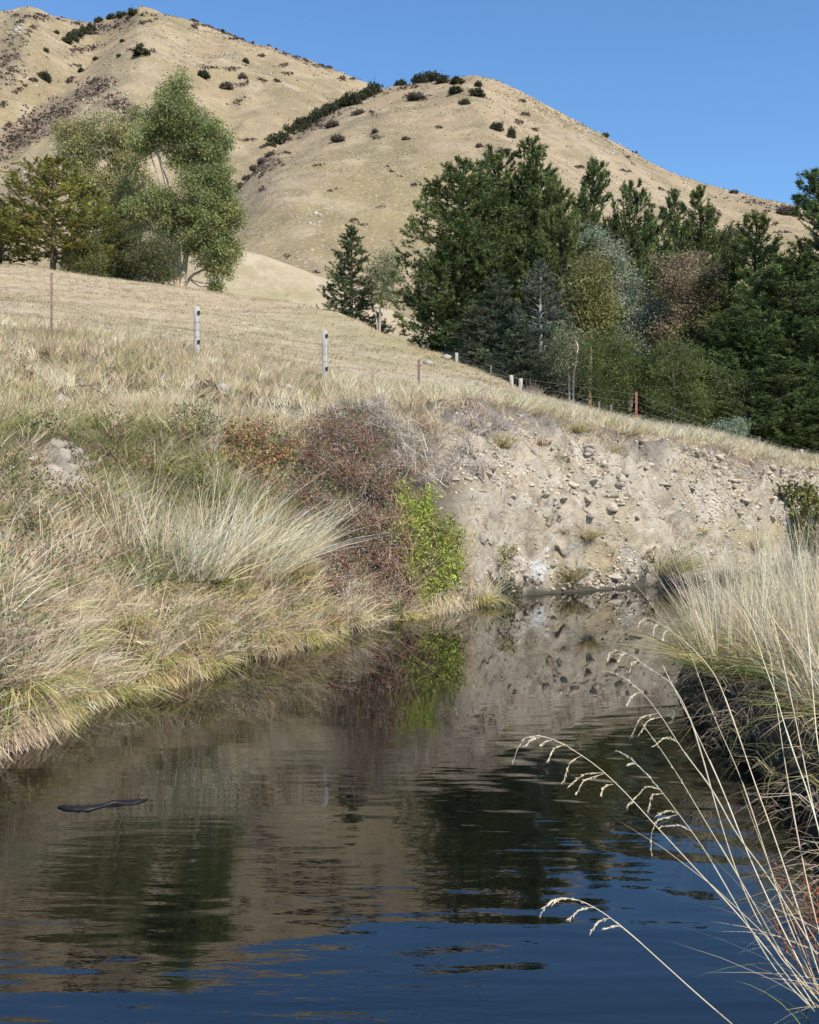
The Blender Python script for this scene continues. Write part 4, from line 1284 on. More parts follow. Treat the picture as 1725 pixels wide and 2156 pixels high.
def bank_layer(n, k, l0, l1, L, W, cols, wts, seed, name, label, spread=.45, lean=(.1, -.05, 0), droop=.35, vx0=-200, vx1=930, nsc=.8, dens=None, rad=.07, seg=3, lvar_=.30, floor=.08, grav=.55):
    r = np.random.default_rng(seed)

    def dn(vx, vy, lv, P):
        w = (1 - bare(vx, vy)) * (1 - .93 * np.clip(under(vx, vy) if not dens else 0, 0, 1)) * np.clip(.75 + 1.3 * fbm(P, nsc, 3, seed), floor, 2) * np.clip(60 / P[..., 1] ** 1.2, .2, 8)
        return w * (dens(vx, vy, lv, P) if dens else 1 - sstep(880, 960, vx))
    P, vx, vy, lv = GR.scatter(n, vx0, vx1, l0, l1, dn, r)
    m = fbm(P, 1.1, 3, seed + 1)
    c1 = pick(cols, wts, n, r)
    i = np.clip(((m + .35) / .7 * len(cols)).astype(int), 0, len(cols) - 1)
    c = np.where(r.random((n, 1)) < .55, A(cols)[i], c1)
    mb = MB()
    ln = A(lean) * r.uniform(.1, 1.1, (n, 1)) + r.normal(0, lvar_, (n, 3)) * A([1, 1, .2])
    clump_grass(mb, P, k, L * r.uniform(.6, 1.35, n), W, c, r, rad, spread, ln, droop * r.uniform(.5, 1.4), seg, grav=grav)
    return tag(mb.build(name, M_GRASS), label, 'grass', kind='stuff')


bank_layer(3600, 11, 3.4, 5.15, .29, .012, [OLIVE, STRAW, BROWN, STRAW, STRAW, PALE], [2, 3, 1, 3, 3, 2], 41, 'bank_grass', 'upright straw and olive grass on the upper bank below the fence', .4, (.10, 0, 0), .25, seg=2)
bank_layer(2900, 12, 2.2, 3.7, .32, .0095, [(.27, .28, .095), OLIVE, STRAW, PINK, STRAW, PALE], [1.5, 2, 3, 2, 3, 2], 42, 'bank_grass', 'mixed greenish grass and dead stems on the middle of the left bank', .75, (.05, -.03, 0), .38, nsc=.45, lvar_=.4, seg=2)
bank_layer(2700, 13, 1.05, 2.4, .27, .009, [GREEN, GOLD, STRAW, PINK, PALE, OLIVE], [1.5, 2, 3, 2, 3, 1], 43, 'bank_grass', 'matted golden and pinkish grass on the lower left bank', .85, (.0, -.02, 0), .50, nsc=.36, lvar_=.45, grav=.9, floor=.02)
bank_layer(640, 18, 1.0, 1.38, .33, .0075, [PINK, STRAW, GREEN, GOLD, BROWN, STRAW, PALE], [2, 3, 1, 1.5, 1, 3, 2], 44, 'bank_grass', 'drooping fringe of golden grass hanging over the left waterline', .8, (.05, -.15, 0), 1.15, nsc=.35, grav=1.25, lvar_=.5, seg=4, floor=0, vx1=1010, dens=lambda vx, vy, lv, P: 1 - sstep(960, 1005, vx))
bank_layer(1700, 11, 1.02, 5.2, .36, .011, [STRAW, GOLD, PALE, OLIVE, PINK], [3, 2, 2, 1, 1], 52, 'bank_grass', 'straw grass covering the left bank towards the photographer', .7, (.08, -.05, 0), .45, vx0=-1650, vx1=-150, seg=2, rad=.12)
# long loose straws lying over the lower bank
bank_layer(260, 5, 1.05, 2.6, .62, .0065, [PALE, STRAW, PALE], [3, 2, 2], 50, 'loose_straws', 'long loose pale straws lying across the lower left bank', .9, (.22, -.05, 0), .30, rad=.1, lvar_=.5)
def bank_leaves():
    r = np.random.default_rng(58)
    n = 5200
    P, vx, vy, lv = GR.scatter(n, -120, 700, 1.05, 3.2, lambda vx, vy, lv, P: sstep(-.02, .25, fbm(P, .55, 3, 580)) * (1 - bare(vx, vy)) * np.clip(60 / P[..., 1] ** 1.2, .2, 8), r)
    k = 5
    Q = np.repeat(P, k, 0) + r.normal(0, .07, (n * k, 3)) + A([0, -.03, .16]) * r.random((n * k, 1)) * 1.6
    m = fbm(np.repeat(P, k, 0), .9, 2, 581)
    cols = A([(.12, .15, .05), (.18, .20, .065), (.30, .13, .075), (.34, .27, .13), (.09, .12, .045)])
    i = np.clip(((m + .4) / .8 * 5).astype(int), 0, 4)
    c = np.where(r.random((n * k, 1)) < .6, cols[i], cols[r.integers(5, size=n * k)])
    mb = MB()
    leaves(mb, Q, norm(r.normal(size=Q.shape) + A([0, -.3, .2])), .035 * r.uniform(.6, 1.4, n * k), .024, vary(c, n * k, .2, r), r)
    tag(mb.build('bank_weeds', M_LEAF), 'small bramble and weed leaves through the left bank grass', 'weeds', kind='stuff')


bank_leaves()
# dead pinkish twigs matted through the lower bank
bank_layer(1000, 9, 1.1, 2.9, .36, .005, [PINK, (.50, .38, .33), (.44, .33, .25), REDBR], [4, 3, 3, 1], 45, 'dead_stems', 'matted dead pinkish stems through the left bank grass', 1.5, (.15, -.2, 0), .3, seg=2, rad=.18)
# dry grass strip along the fence and cliff top
bank_layer(5200, 9, 4.15, 5.35, .33, .016, [PALE, STRAW, PALE, STRAW, (.52, .47, .25)], [3, 3, 3, 2, 1], 46, 'dry_grass_strip', 'pale dry grass strip along the top of the cut bank', .3, (.10, 0, 0), .25, vx0=640, vx1=1770, seg=2,
           dens=lambda vx, vy, lv, P: sstep(650, 820, vx) * (.25 + .75 * sstep(4.25, 4.6, lv)) * np.clip(P[..., 1] / 20, 1, 3), nsc=1.2)
bank_layer(1500, 9, 4.6, 5.35, .30, .014, [PALE, STRAW, PINK, STRAW, BROWN], [3, 3, 2, 2, 1], 47, 'dry_grass_strip', 'pinkish straw grass along the left half of the fence', .3, (.10, 0, 0), .22, vx1=760, seg=2, dens=lambda vx, vy, lv, P: 1 - sstep(700, 760, vx))
bank_layer(900, 11, 3.85, 4.25, .26, .013, [STRAW, PINK, PALE, BROWN], [3, 2, 2, 1], 51, 'turf_edge', 'turf edge hanging over the top of the cut bank', .5, (.05, -.2, 0), .9, vx0=860, vx1=1770, seg=3, grav=1.1, dens=lambda vx, vy, lv, P: sstep(870, 960, vx) * np.clip(P[..., 1] / 20, 1, 3) * sstep(-.12, .12, fbm(P, .9, 2, 510)))
# cliff face weeds
bank_layer(900, 9, 1.2, 4.3, .22, .010, [STRAW, PINK, OLIVE, BROWN, STRAW], [3, 3, 1, 2, 2], 48, 'cliff_weeds', 'sparse dry weeds clinging to the stony cut bank', .7, (.1, -.1, 0), .4, vx0=890, vx1=1760, nsc=.6, seg=2,
           dens=lambda vx, vy, lv, P: sstep(900, 980, vx) * (.07 + .8 * sstep(2.7, 3.9, lv)) * np.clip(P[..., 1] / 20, 1, 3))
TURF = [(.46, .37, .23), (.38, .31, .18), (.54, .45, .31), (.42, .33, .20), (.34, .30, .16)]
bank_layer(8000, 5, 5.3, 7.15, .11, .022, TURF, [3, 2, 3, 3, 2], 49, 'paddock_grass', 'short grazed grass over the knoll beyond the fence', .6, (.05, 0, 0), .3, vx0=-120, vx1=1300, seg=2, nsc=2.0, rad=.2,
           dens=lambda vx, vy, lv, P: np.clip(P[..., 1] / 30, .8, 2.2) * (1 - .9 * sstep(1100, 1180, vx)))


def tussock(name, label, pos, spec, seed, cat='grass tussock', group=None):
    """spec: list of (part name, count, length, width, colours, weights, spread, lean, droop, radius)"""
    r = np.random.default_rng(seed)
    o = empty(name, pos, label, cat, group)
    for (nm, n, L, W, cols, wts, spread, lean, droop, rad) in spec:
        mb = MB()
        k = 6
        m = max(1, n // k)
        th = r.random(m) * 6.283
        C = np.stack([np.cos(th), np.sin(th), 0 * th], 1) * rad * np.sqrt(r.random((m, 1)))
        l2 = C / max(rad, .01) * spread * .6 + A(lean)
        l2 = l2 + r.normal(0, .12, l2.shape) * A([1, 1, 0])
        clump_grass(mb, C, k, L * r.uniform(.5, 1.2, m), W, pick(cols, wts, m, r), r, .04, spread * .5, l2, droop, grav=(1.15 if droop > .75 else .55), seg=(4 if droop > .75 else 3))
        mb.build(nm, M_GRASS, o)
    return o


def golden(name, label, vx, vy, size, seed, lean=(.10, -.20, 0), green=.3, n=420):
    p = GR.hit(vx, vy)
    W = .0045 + .00028 * p[1]
    return tussock(name, label, p - A([0, 0, .03]), [('leaf_blades', n, size * .9, W, [GOLD, STRAW, GREEN, (.42, .42, .13)], [3, 2, 6 * green, 2], 1.0, lean, .8, size * .25), ('stems', n // 4, size * 1.15, W * .8, [STRAW, PALE], [2, 2], .7, lean, .3, size * .22)], seed, group='golden tussocks by the water')


golden('golden_tussock', 'golden green tussock hanging over the water at the left picture edge', 40, 1450, .62, 701, n=640)
golden('golden_tussock', 'small bright green tussock above the one at the left edge', 25, 1290, .45, 702, green=1.2)
golden('golden_tussock', 'golden tussock drooping into the water below the dark gap in the bank', 430, 1395, .50, 703, n=520)
golden('golden_tussock', 'rounded golden tussock right of the drooping one on the left bank', 540, 1330, .45, 704)
golden('golden_tussock', 'yellow green tuft at the waterline beneath the brown thicket', 735, 1295, .42, 705, green=.7, n=360)
golden('golden_tussock', 'straw topped tussock at the waterline right of the lime green bush', 1015, 1262, .62, 706, (.12, -.15, 0), .35, n=520)
golden('golden_tussock', 'golden tussock in the water edge between left edge and drooping one', 230, 1455, .50, 707)
golden('golden_tussock', 'thin golden tuft over the water left of the yellow green tuft', 640, 1340, .45, 708)
golden('golden_tussock', 'golden tuft trailing stems at the waterline below the lime green bush', 850, 1292, .40, 709, (.5, -.2, -.1))

# the big pale tussock that leans to the right
for k, (vx, vy, sz, ln, g, lb) in enumerate([(150, 1330, .50, .25, .3, 'mixed straw tussock low on the bank above the left edge golden one'), (255, 1300, .46, .3, .5, 'greenish straw tussock under the leftmost pale tussock'), (420, 1310, .48, .3, .25, 'straw tussock below the middle of the pale clump'),
                                             (525, 1285, .44, .35, .4, 'straw tussock below the right end of the pale clump'), (330, 1385, .42, .2, .3, 'low straw tussock just above the waterline, left of the drooping one'), (120, 1420, .46, .2, .5, 'straw and green tussock beside the left edge golden one'), (630, 1270, .42, .35, .3, 'straw tussock between the pale clump and the yellow green tuft'),
                                             (60, 1040, .42, .2, .3, 'dry tussock at the left edge beside the rock'), (235, 1090, .45, .3, .4, 'dry tussock right of the rock, above the bramble'), (330, 985, .42, .2, .5, 'greenish tussock on the brow of the left bank'), (450, 965, .42, .2, .4, 'straw tussock on the brow, left of the rusty bramble')]):
    golden('straw_tussock', lb, vx, vy, sz, 760 + k, (ln, -.08, 0), g, 300)
for (vx, vy, L, sd, ln, lb) in [(330, 1190, 1.05, 711, .22, 'pale straw tussock leaning right, leftmost of the big pale clump on the bank'), (405, 1215, 1.10, 713, .30, 'pale straw tussock leaning right, second from the left in the big pale clump'),
                                (470, 1185, 1.20, 714, .34, 'pale straw tussock leaning right, tall middle one of the big pale clump'), (540, 1215, 1.0, 715, .44, 'pale straw tussock leaning right, low front one of the big pale clump'), (580, 1180, 1.0, 712, .50, 'pale straw tussock leaning far right, nearest the brown thicket')]:
    p = GR.hit(vx, vy)
    tussock('pale_tussock', lb, p, [('leaf_blades', 200, .38, .008, [STRAW, OLIVE, GREEN, PALE], [3, 2, 2, 2], .9, (.15, -.1, 0), .5, .34), ('stems', 140, L, .008, [PALE, (.88, .77, .57), STRAW], [3, 3, 3], .62, (ln, -.05, 0), .16, .42),
                                    ('short_stems', 120, L * .62, .008, [PALE, GOLD, STRAW], [3, 1, 3], .95, (ln * 1.2, -.05, 0), .22, .45), ('drooping_stems', 50, L * .95, .009, [PALE, (.88, .77, .57)], [2, 1], .7, (ln * 1.8, -.1, 0), .30, .36)], sd, group='pale leaning tussocks')
for k, (vx, vy, L, lb) in enumerate([(230, 1160, .95, 'thin pale stalks rising over the bramble leaves below the rock face'), (310, 1180, .9, 'loose pale stalks left of the big leaning tussock'), (120, 1235, .8, 'few pale stalks rising from bramble at far left')]):
    tussock('pale_stalks', lb, GR.hit(vx, vy), [('stems', 48, L, .006, [PALE, STRAW], [2, 1], .4, (.22, 0, 0), .12, .3), ('leaf_blades', 110, .4, .007, [STRAW, OLIVE, GOLD], [2, 1, 1], .8, (.2, -.1, 0), .5, .3)], 720 + k)
cliff_t = [(1400, 1205, .95, (.30, -.05, 0), 'straw tussock with tall stems leaning right on the cut bank at the waterline', 1.0, 760), (1205, 1215, .58, (0, -.1, 0), 'dull brown tussock at the foot of the cut bank', .4, 460), (1235, 1130, .46, (0, -.2, -.2), 'trailing dry tuft in the middle of the cut bank', .3, 300),
           (1060, 935, .40, (.05, 0, 0), 'olive straw tussock near the top of the cut bank', .6, 240), (1220, 905, .42, (.05, 0, 0), 'green and straw tussock on the cut bank brow', .7, 240), (1330, 915, .38, (.05, 0, 0), 'straw tuft hanging at the cut bank brow', .5, 220), (1290, 950, .34, (.05, 0, 0), 'straw tuft below the green one on the brow', .3, 180),
           (905, 905, .34, (.05, 0, 0), 'rust brown tuft at the upper left of the cut bank', .1, 160), (1135, 935, .26, (0, 0, 0), 'reddish tuft on the cut bank below its brow', .0, 140), (1590, 1150, .55, (-.1, 0, 0), 'dry tuft on the cut bank left of the right edge bush', .3, 200), (1480, 1120, .3, (0, 0, 0), 'grey brown tuft on the right part of the cut bank', .2, 120)]
for k, (vx, vy, L, ln, lb, g, n) in enumerate(cliff_t):
    rd = k in (7, 8)
    cs = [REDBR, BROWN, STRAW] if rd else [STRAW, GOLD, OLIVE, GREEN]
    tussock('bank_tussock', lb, GR.hit(vx, vy) - A([0, 0, .03]), [('leaf_blades', n, L * .7, .011, cs, [3, 2, 1] if rd else [3, 2, 2 * g, 1.5 * g], .8, ln, .6, L * .3), ('stems', n // 3, L * 1.1, .0095, [STRAW, PALE] if not rd else [REDBR, STRAW], [1, 1], .5, ln, .25, L * .25)], 730 + k)

# ------------------------------------------------------------------ shrubs on the bank
def shrub(name, label, clumps, leaf, cols, wts, twig_cols, n_leaf, n_twig, seed, droop=0., twig_l=.35, twig_w=.006, depth=.8, berries=None, push=.15, upright=.5, cat='shrub', twigvar=.25):
    r = np.random.default_rng(seed)
    lb_, tb, bb = MB(), MB(), MB()
    cen = []
    for (vx, vy, rx, ry) in clumps:
        g = GR.hit(vx, min(vy + ry * .8, 1240))
        D = g[1] - push
        k = D / F
        cen.append((px(vx, vy, D), A([rx * k, rx * k * depth, ry * k]), g))
    lo = min(cen, key=lambda q: q[2][2])
    base = lo[2]
    for c, rad, g in cen:
        a = rad[0] * rad[2]
        t = int(n_twig * a) + 6
        n3 = norm(r.normal(size=(t, 3)))
        T = c + n3 * rad * r.random((t, 1)) ** .45 * r.uniform(.75, 1.08, (t, 1))
        d = norm(n3 * .7 + r.normal(0, .5, (t, 3)) + A([0, 0, upright - droop]))
        L = twig_l * r.uniform(.4, 1.4, t)
        bend = r.normal(0, .2, (t, 3)) + A([0, 0, -droop * .6])
        blades(tb, T - d * L[:, None] * .6, d, L, twig_w, bend, vary(pick(twig_cols, [1] * len(twig_cols), t, r), t, twigvar, r), 2, r)
        m = int(n_leaf * a)
        ti = (r.random(m) ** 1.3 * t).astype(int)                    # some twigs carry many leaves, some few
        u = r.uniform(.25, 1.05, (m, 1))
        P = T[ti] + d[ti] * L[ti][:, None] * (u - .6) + bend[ti] * L[ti][:, None] * u * u + r.normal(0, leaf[0] * .35, (m, 3))
        dl = norm(d[ti] * .6 + r.normal(0, .6, (m, 3)) + A([0, 0, -droop * .5]))
        ct = vary(A(cols)[np.clip(((fbm(T, .25, 2, seed) + .4) / .8 * len(cols)).astype(int), 0, len(cols) - 1)], t, .2, r)
        cc = np.where(r.random((m, 1)) < .65, ct[ti], pick(cols, wts, m, r))
        leaves(lb_, P, dl, leaf[0] * r.uniform(.5, 1.4, m), leaf[1] * r.uniform(.7, 1.2, m), vary(cc, m, .18, r), r)
        for q in range(5):                                          # woody stems down to the soil
            e = c + norm(r.normal(size=3)) * rad * .6
            f = g + A([r.normal(0, rad[0] * .4), r.normal(0, .05), -.05])
            tube(tb, smooth_path([f, (e + f) / 2 + r.normal(0, .06, 3), e], 5), [.012, .010, .008, .006, .004], A(twig_cols[0]) * .7, 4)
        if berries:
            m = int(berries[1] * a)
            n3 = norm(r.normal(size=(m, 3)))
            P = c + n3 * rad * r.uniform(.75, 1.05, (m, 1))
            oct_v = A([[1, 0, 0], [-1, 0, 0], [0, 1, 0], [0, -1, 0], [0, 0, 1], [0, 0, -1.]])
            oct_t = A([[0, 2, 4], [2, 1, 4], [1, 3, 4], [3, 0, 4], [2, 0, 5], [1, 2, 5], [3, 1, 5], [0, 3, 5]])
            v = P[:, None] + oct_v[None] * berries[2]
            bb.add(v.reshape(-1, 3), (np.arange(m)[:, None, None] * 6 + oct_t[None]).reshape(-1, 3), np.repeat(vary(A(berries[0]), m, .25, r), 6, 0))
    o = empty(name, base, label, cat)
    lb_.build('leaves', M_LEAF, o, origin=base)['kind'] = 'stuff'
    tb.build('twigs', M_TWIG, o, origin=base)['kind'] = 'stuff'
    if berries:
        bb.build('berries', M_TWIG, o, True, origin=base)['kind'] = 'stuff'
    return o


LIME = [(.24, .32, .045), (.30, .38, .06), (.17, .25, .045), (.33, .36, .09)]
shrub('berry_thicket', 'large dark purplish brown berry thicket in the middle of the bank', [(690, 900, 66, 40), (760, 920, 62, 44), (650, 950, 66, 50), (730, 990, 80, 58), (640, 1030, 54, 52), (800, 1010, 58, 54), (700, 1080, 80, 60), (780, 1100, 66, 60), (670, 1140, 56, 48), (800, 1170, 56, 56), (730, 1180, 66, 54), (690, 1220, 50, 40)],
      (.042, .020), [(.105, .12, .045), (.19, .115, .07), (.27, .125, .075), (.12, .085, .055), (.32, .21, .12)], [3, 3, 3, 2, 1], [(.36, .25, .19), (.48, .36, .28), (.34, .17, .12)], 6500, 1100, 801, .1, .36, .0065, berries=((.36, .35, .44), 420, .010))
shrub('red_bramble', 'rusty orange and green bramble left of the berry thicket', [(500, 920, 45, 32), (550, 915, 45, 38), (530, 965, 48, 36), (590, 950, 34, 42), (480, 960, 34, 26), (560, 1000, 38, 28)],
      (.05, .032), [(.36, .20, .08), (.28, .26, .085), (.40, .17, .085), (.18, .21, .07), (.45, .30, .14)], [3, 2, 2, 2, 1], [(.36, .22, .15), (.40, .28, .18)], 5200, 1000, 802, .05, .32, .0065)
shrub('lime_bush', 'bright lime green leafy bush between the thicket and the cut bank', [(852, 1035, 20, 26), (868, 1075, 32, 32), (905, 1062, 28, 36), (875, 1110, 42, 36), (928, 1115, 40, 38), (955, 1135, 32, 28), (890, 1160, 40, 38), (942, 1180, 38, 30), (935, 1225, 40, 34), (962, 1195, 24, 24), (895, 1250, 30, 24), (865, 1200, 32, 32), (835, 1130, 28, 34), (835, 1080, 22, 26)],
      (.075, .018), [(.34, .40, .06), (.41, .46, .08), (.24, .30, .055), (.44, .42, .12), (.16, .20, .05)], [3, 3, 2, 1, 1], [(.30, .22, .12), (.34, .28, .14)], 7200, 520, 803, -.15, .32, .006, upright=.7)
shrub('climber_tangle', 'tangle of reddish stems and yellowing leaves left of the lime bush', [(830, 1090, 38, 42), (850, 1140, 34, 44), (820, 1190, 40, 40), (860, 1230, 34, 38), (800, 1240, 42, 34), (850, 1270, 34, 20)],
      (.05, .030), [(.20, .20, .05), (.30, .27, .08), (.12, .14, .045), (.25, .13, .07)], [3, 2, 2, 2], [(.34, .18, .13), (.44, .33, .26), (.38, .26, .20)], 1500, 1500, 804, .35, .5, .0065, upright=.2)
GREY_T = [(.50, .43, .37), (.58, .50, .43), (.43, .35, .29)]
shrub('dead_shrub', 'grey leafless twiggy shrub on the slope above the lime bush', [(810, 880, 50, 36), (860, 910, 48, 42), (905, 950, 42, 42), (850, 960, 50, 44), (900, 1000, 38, 34), (800, 850, 40, 26), (940, 985, 30, 36)],
      (.02, .012), [(.36, .31, .26)], [1], GREY_T, 350, 1700, 805, .05, .40, .0075, upright=.6)
shrub('dead_shrub', 'pale grey dead scrub at the brow left of the pale earth', [(720, 845, 40, 20), (765, 850, 34, 22), (690, 870, 34, 20)], (.02, .012), [(.36, .31, .26)], [1], GREY_T, 300, 1500, 806, .05, .30, .008, upright=.7)
shrub('dead_shrub', 'grey dead scrub spilling down the upper cut bank', [(985, 930, 34, 32), (1025, 900, 34, 24), (960, 960, 30, 30), (1010, 980, 30, 28), (1050, 880, 34, 18), (1000, 880, 34, 18)], (.02, .012), [(.40, .33, .26)], [1], GREY_T, 300, 1050, 807, .05, .30, .009, upright=.7)
shrub('dead_stems_clump', 'grey pink dead stems under the berry thicket down to the water', [(700, 1225, 60, 36), (780, 1270, 50, 26), (640, 1250, 50, 36), (720, 1270, 50, 26)], (.03, .015), [(.30, .27, .12), (.36, .28, .22)], [1, 1], [PINK, (.38, .30, .26), (.48, .40, .33)], 900, 1500, 808, .3, .42, .006, upright=.15)
BRAM = [(.10, .13, .045), (.14, .165, .06), (.075, .10, .04), (.28, .11, .06), (.30, .27, .12)]
shrub('bramble_patch', 'leafy green and red bramble patch at the left edge below the rock', [(35, 1150, 50, 34), (95, 1170, 50, 34), (40, 1210, 50, 36), (110, 1225, 50, 34), (170, 1200, 44, 34), (60, 1100, 44, 28)], (.05, .036), BRAM, [4, 3, 3, 2, 1], [(.35, .20, .14), (.42, .32, .25)], 2900, 700, 809, .1, .4, .006)
shrub('bramble_patch', 'green bramble leaves showing under the big pale tussock', [(290, 1170, 40, 26), (350, 1175, 36, 24), (420, 1150, 36, 24), (520, 1170, 36, 22)], (.05, .034), BRAM[:3] + [GOLD], [3, 3, 2, 1], [(.38, .26, .18)], 2300, 400, 810, .1, .35, .006)
shrub('bramble_patch', 'reddish brown low bramble mat in the middle of the lower left bank', [(560, 1250, 44, 30), (400, 1270, 44, 24), (300, 1290, 44, 24), (470, 1310, 40, 20)], (.04, .024), [(.28, .14, .08), (.34, .25, .17), (.16, .17, .06)], [2, 2, 1], [PINK, (.42, .27, .22)], 1300, 1100, 811, .15, .4, .006)
shrub('bramble_patch', 'olive bramble clump with rusty seed heads at upper far left', [(50, 760, 24, 22), (60, 790, 26, 20), (40, 775, 20, 20)], (.05, .03), [(.18, .16, .06), (.24, .17, .08), (.13, .14, .05)], [2, 2, 1], [(.25, .16, .10), (.32, .24, .14)], 2000, 600, 812, 0, .3, .008)
shrub('bramble_patch', 'low green bramble among grass below the first wooden fence post', [(410, 825, 28, 18), (440, 850, 24, 14)], (.05, .03), [(.18, .20, .065), (.13, .16, .05), (.30, .20, .10)], [3, 2, 1], [(.32, .22, .14)], 1700, 500, 813, 0, .3, .008)
shrub('bramble_patch', 'low green bramble at the foot of the arching cane', [(250, 905, 30, 20), (300, 888, 30, 16)], (.05, .03), [(.18, .20, .065), (.13, .16, .05), (.30, .20, .10)], [3, 2, 1], [(.32, .22, .14)], 1700, 500, 820, 0, .3, .008)
shrub('waterside_shrub', 'dark green small leaved shrub at the waterline left of the white stain', [(1070, 1230, 28, 20), (1048, 1222, 18, 18), (1085, 1248, 18, 12)], (.06, .026), [(.095, .13, .045), (.14, .17, .06), (.07, .10, .04)], [2, 2, 1], [(.2, .15, .1)], 5200, 300, 814, .1, .2, .006)
shrub('waterside_shrub', 'small yellow green plant above the dark waterline shrub', [(1068, 1160, 24, 16), (1055, 1175, 18, 14)], (.07, .022), [(.25, .26, .07), (.33, .27, .10), (.18, .20, .06)], [2, 2, 1], [(.3, .2, .12)], 3600, 300, 815, -.1, .2, .006)
shrub('green_weed', 'little green weed at the foot of the brown tussock on the cut bank', [(1205, 1222, 14, 12)], (.05, .022), [(.19, .24, .06), (.25, .28, .08)], [1, 1], [(.3, .2, .12)], 4200, 200, 816, -.1, .15, .006)
shrub('green_weed', 'green shoots at the left foot of the straw tussock on the cut bank', [(1365, 1190, 12, 14), (1372, 1170, 12, 12)], (.05, .022), [(.16, .19, .06), (.23, .22, .08)], [1, 1], [(.3, .2, .12)], 3800, 200, 817, -.1, .15, .006)
shrub('edge_bush', 'dense dark green and yellow bush on the cut bank at the right edge', [(1665, 1040, 24, 24), (1700, 1045, 30, 28), (1680, 1085, 34, 32), (1715, 1090, 30, 34), (1690, 1130, 32, 28), (1720, 1140, 26, 26), (1735, 1060, 26, 30)], (.11, .055), [(.11, .125, .035), (.17, .175, .045), (.075, .09, .03), (.26, .20, .06)], [3, 3, 2, 1], [(.2, .14, .09)], 4200, 160, 818, .05, .3, .009, push=.4)
shrub('dead_shrub', 'round brown leafless shrub beside the pale far fence posts', [(1120, 825, 24, 22), (1135, 832, 18, 16), (1108, 832, 18, 16)], (.03, .015), [(.32, .25, .19)], [1], [(.36, .28, .22), (.42, .34, .28)], 300, 900, 819, 0, .4, .012, upright=.9)

# arching bramble canes and a pale leaf rosette on the upper bank
def cane(label, pts, D0, col=(.20, .12, .09)):
    q = smooth_path([px(a, b, D0) for a, b in pts], 16)
    mb = MB()
    tube(mb, q, np.linspace(.010, .004, 16), A(col), 5)
    r = np.random.default_rng(int(pts[0][0]))
    i = r.integers(2, 15, 16)
    leaves(mb, q[i], norm(r.normal(size=(16, 3)) + A([0, 0, -.4])), .06, .035, vary((.16, .14, .06), 16, .25, r), r)
    o = mb.build('bramble_cane', M_TWIG, origin=q[0])
    return tag(o, label, 'bramble')


cane('dark arching bramble cane over the grass at upper left', [(250, 865), (232, 842), (212, 826), (180, 811), (142, 817)], 15.9)
cane('thin arching cane over the top of the berry thicket', [(752, 900), (748, 880), (738, 866), (715, 862), (690, 875)], 17.6)
cane('short arching cane at the right of the low green bramble', [(405, 860), (425, 832), (450, 822)], 16.8)
ml = empty('leaf_rosette', GR.hit(165, 885), 'pale green broad leaf rosette in the grass at upper left', 'plant')
_r = np.random.default_rng(77)
for k in range(9):
    a = k * .72 + _r.normal(0, .15)
    e = _r.uniform(.3, 1.1)
    d = A([[math.cos(a) * math.cos(e), math.sin(a) * math.cos(e), math.sin(e)]])
    mb = MB()
    L, W = _r.uniform(.20, .32), .10
    s = norm(np.cross(d, A([[0, 0, 1.]])))[0]
    t = np.linspace(0, 1, 6)
    c = d * L * t[:, None] + A([0, 0, -.10]) * (t ** 2)[:, None]
    w = W * np.sin(np.pi * np.clip(t * .92 + .06, 0, 1)) ** .8 * .5
    v = np.concatenate([c - s * w[:, None], c + A([0, 0, -.012]), c + s * w[:, None]])
    tt = []
    for i in range(5):
        for b in (0, 6):
            tt += [[b + i, b + 6 + i, b + 7 + i], [b + i, b + 7 + i, b + 1 + i]]
    mb.add(v, tt, vary((.40, .44, .20), 1, .1, _r)[0]).build('leaf', M_LEAF, ml, True)

# ------------------------------------------------------------------ fences
def box_mb(c, sx, sy, sz, col, mb=None, bev=.12, lean=(0, 0)):
    """upright post with chamfered edges, base centre c"""
    mb = mb or MB()
    b = min(sx, sy) * bev
    prof = A([[-sx / 2 + b, -sy / 2], [sx / 2 - b, -sy / 2], [sx / 2, -sy / 2 + b], [sx / 2, sy / 2 - b], [sx / 2 - b, sy / 2], [-sx / 2 + b, sy / 2], [-sx / 2, sy / 2 - b], [-sx / 2, -sy / 2 + b]])
    zs = [0, sz * .3, sz * .7, sz - b, sz]
    v = []
    for k, z in enumerate(zs):
        q = prof * (.86 if k == 4 else 1 + .03 * math.sin(7 * z + sx * 90))
        v.append(np.column_stack([q[:, 0] + lean[0] * z, q[:, 1] + lean[1] * z, np.full(8, z)]))
    v = np.concatenate(v) + A(c)
    t = []
    for k in range(len(zs) - 1):
        for j in range(8):
            a, d = k * 8 + j, k * 8 + (j + 1) % 8
            t += [[a, d, d + 8], [a, d + 8, a + 8]]
    t += [[32, 32 + i, 33 + i] for i in range(1, 7)]
    return mb.add(v, t, A(col))


def steel_mb(c, h, col, lean=(0, 0)):
    """Y-section steel standard"""
    mb = MB()
    for a in (math.pi / 2, math.pi * 7 / 6, math.pi * 11 / 6):
        d = A([math.cos(a), math.sin(a)])
        n = A([-d[1], d[0]]) * .0035
        lo = A([*(d * .001), 0])
        v = []
        for z in (0, h):
            for s, e in ((0.0, -1), (.032, -1), (.032, 1), (0.0, 1)):
                q = d * s + n * e
                v.append([q[0] + lean[0] * z, q[1] + lean[1] * z, z])
        t = []
        for j in range(4):
            p, q = j, (j + 1) % 4
            t += [[p, q, q + 4], [p, q + 4, p + 4]]
        t += [[4, 5, 6], [4, 6, 7]]
        mb.add(A(v) + A(c), t, A(col))
    return mb


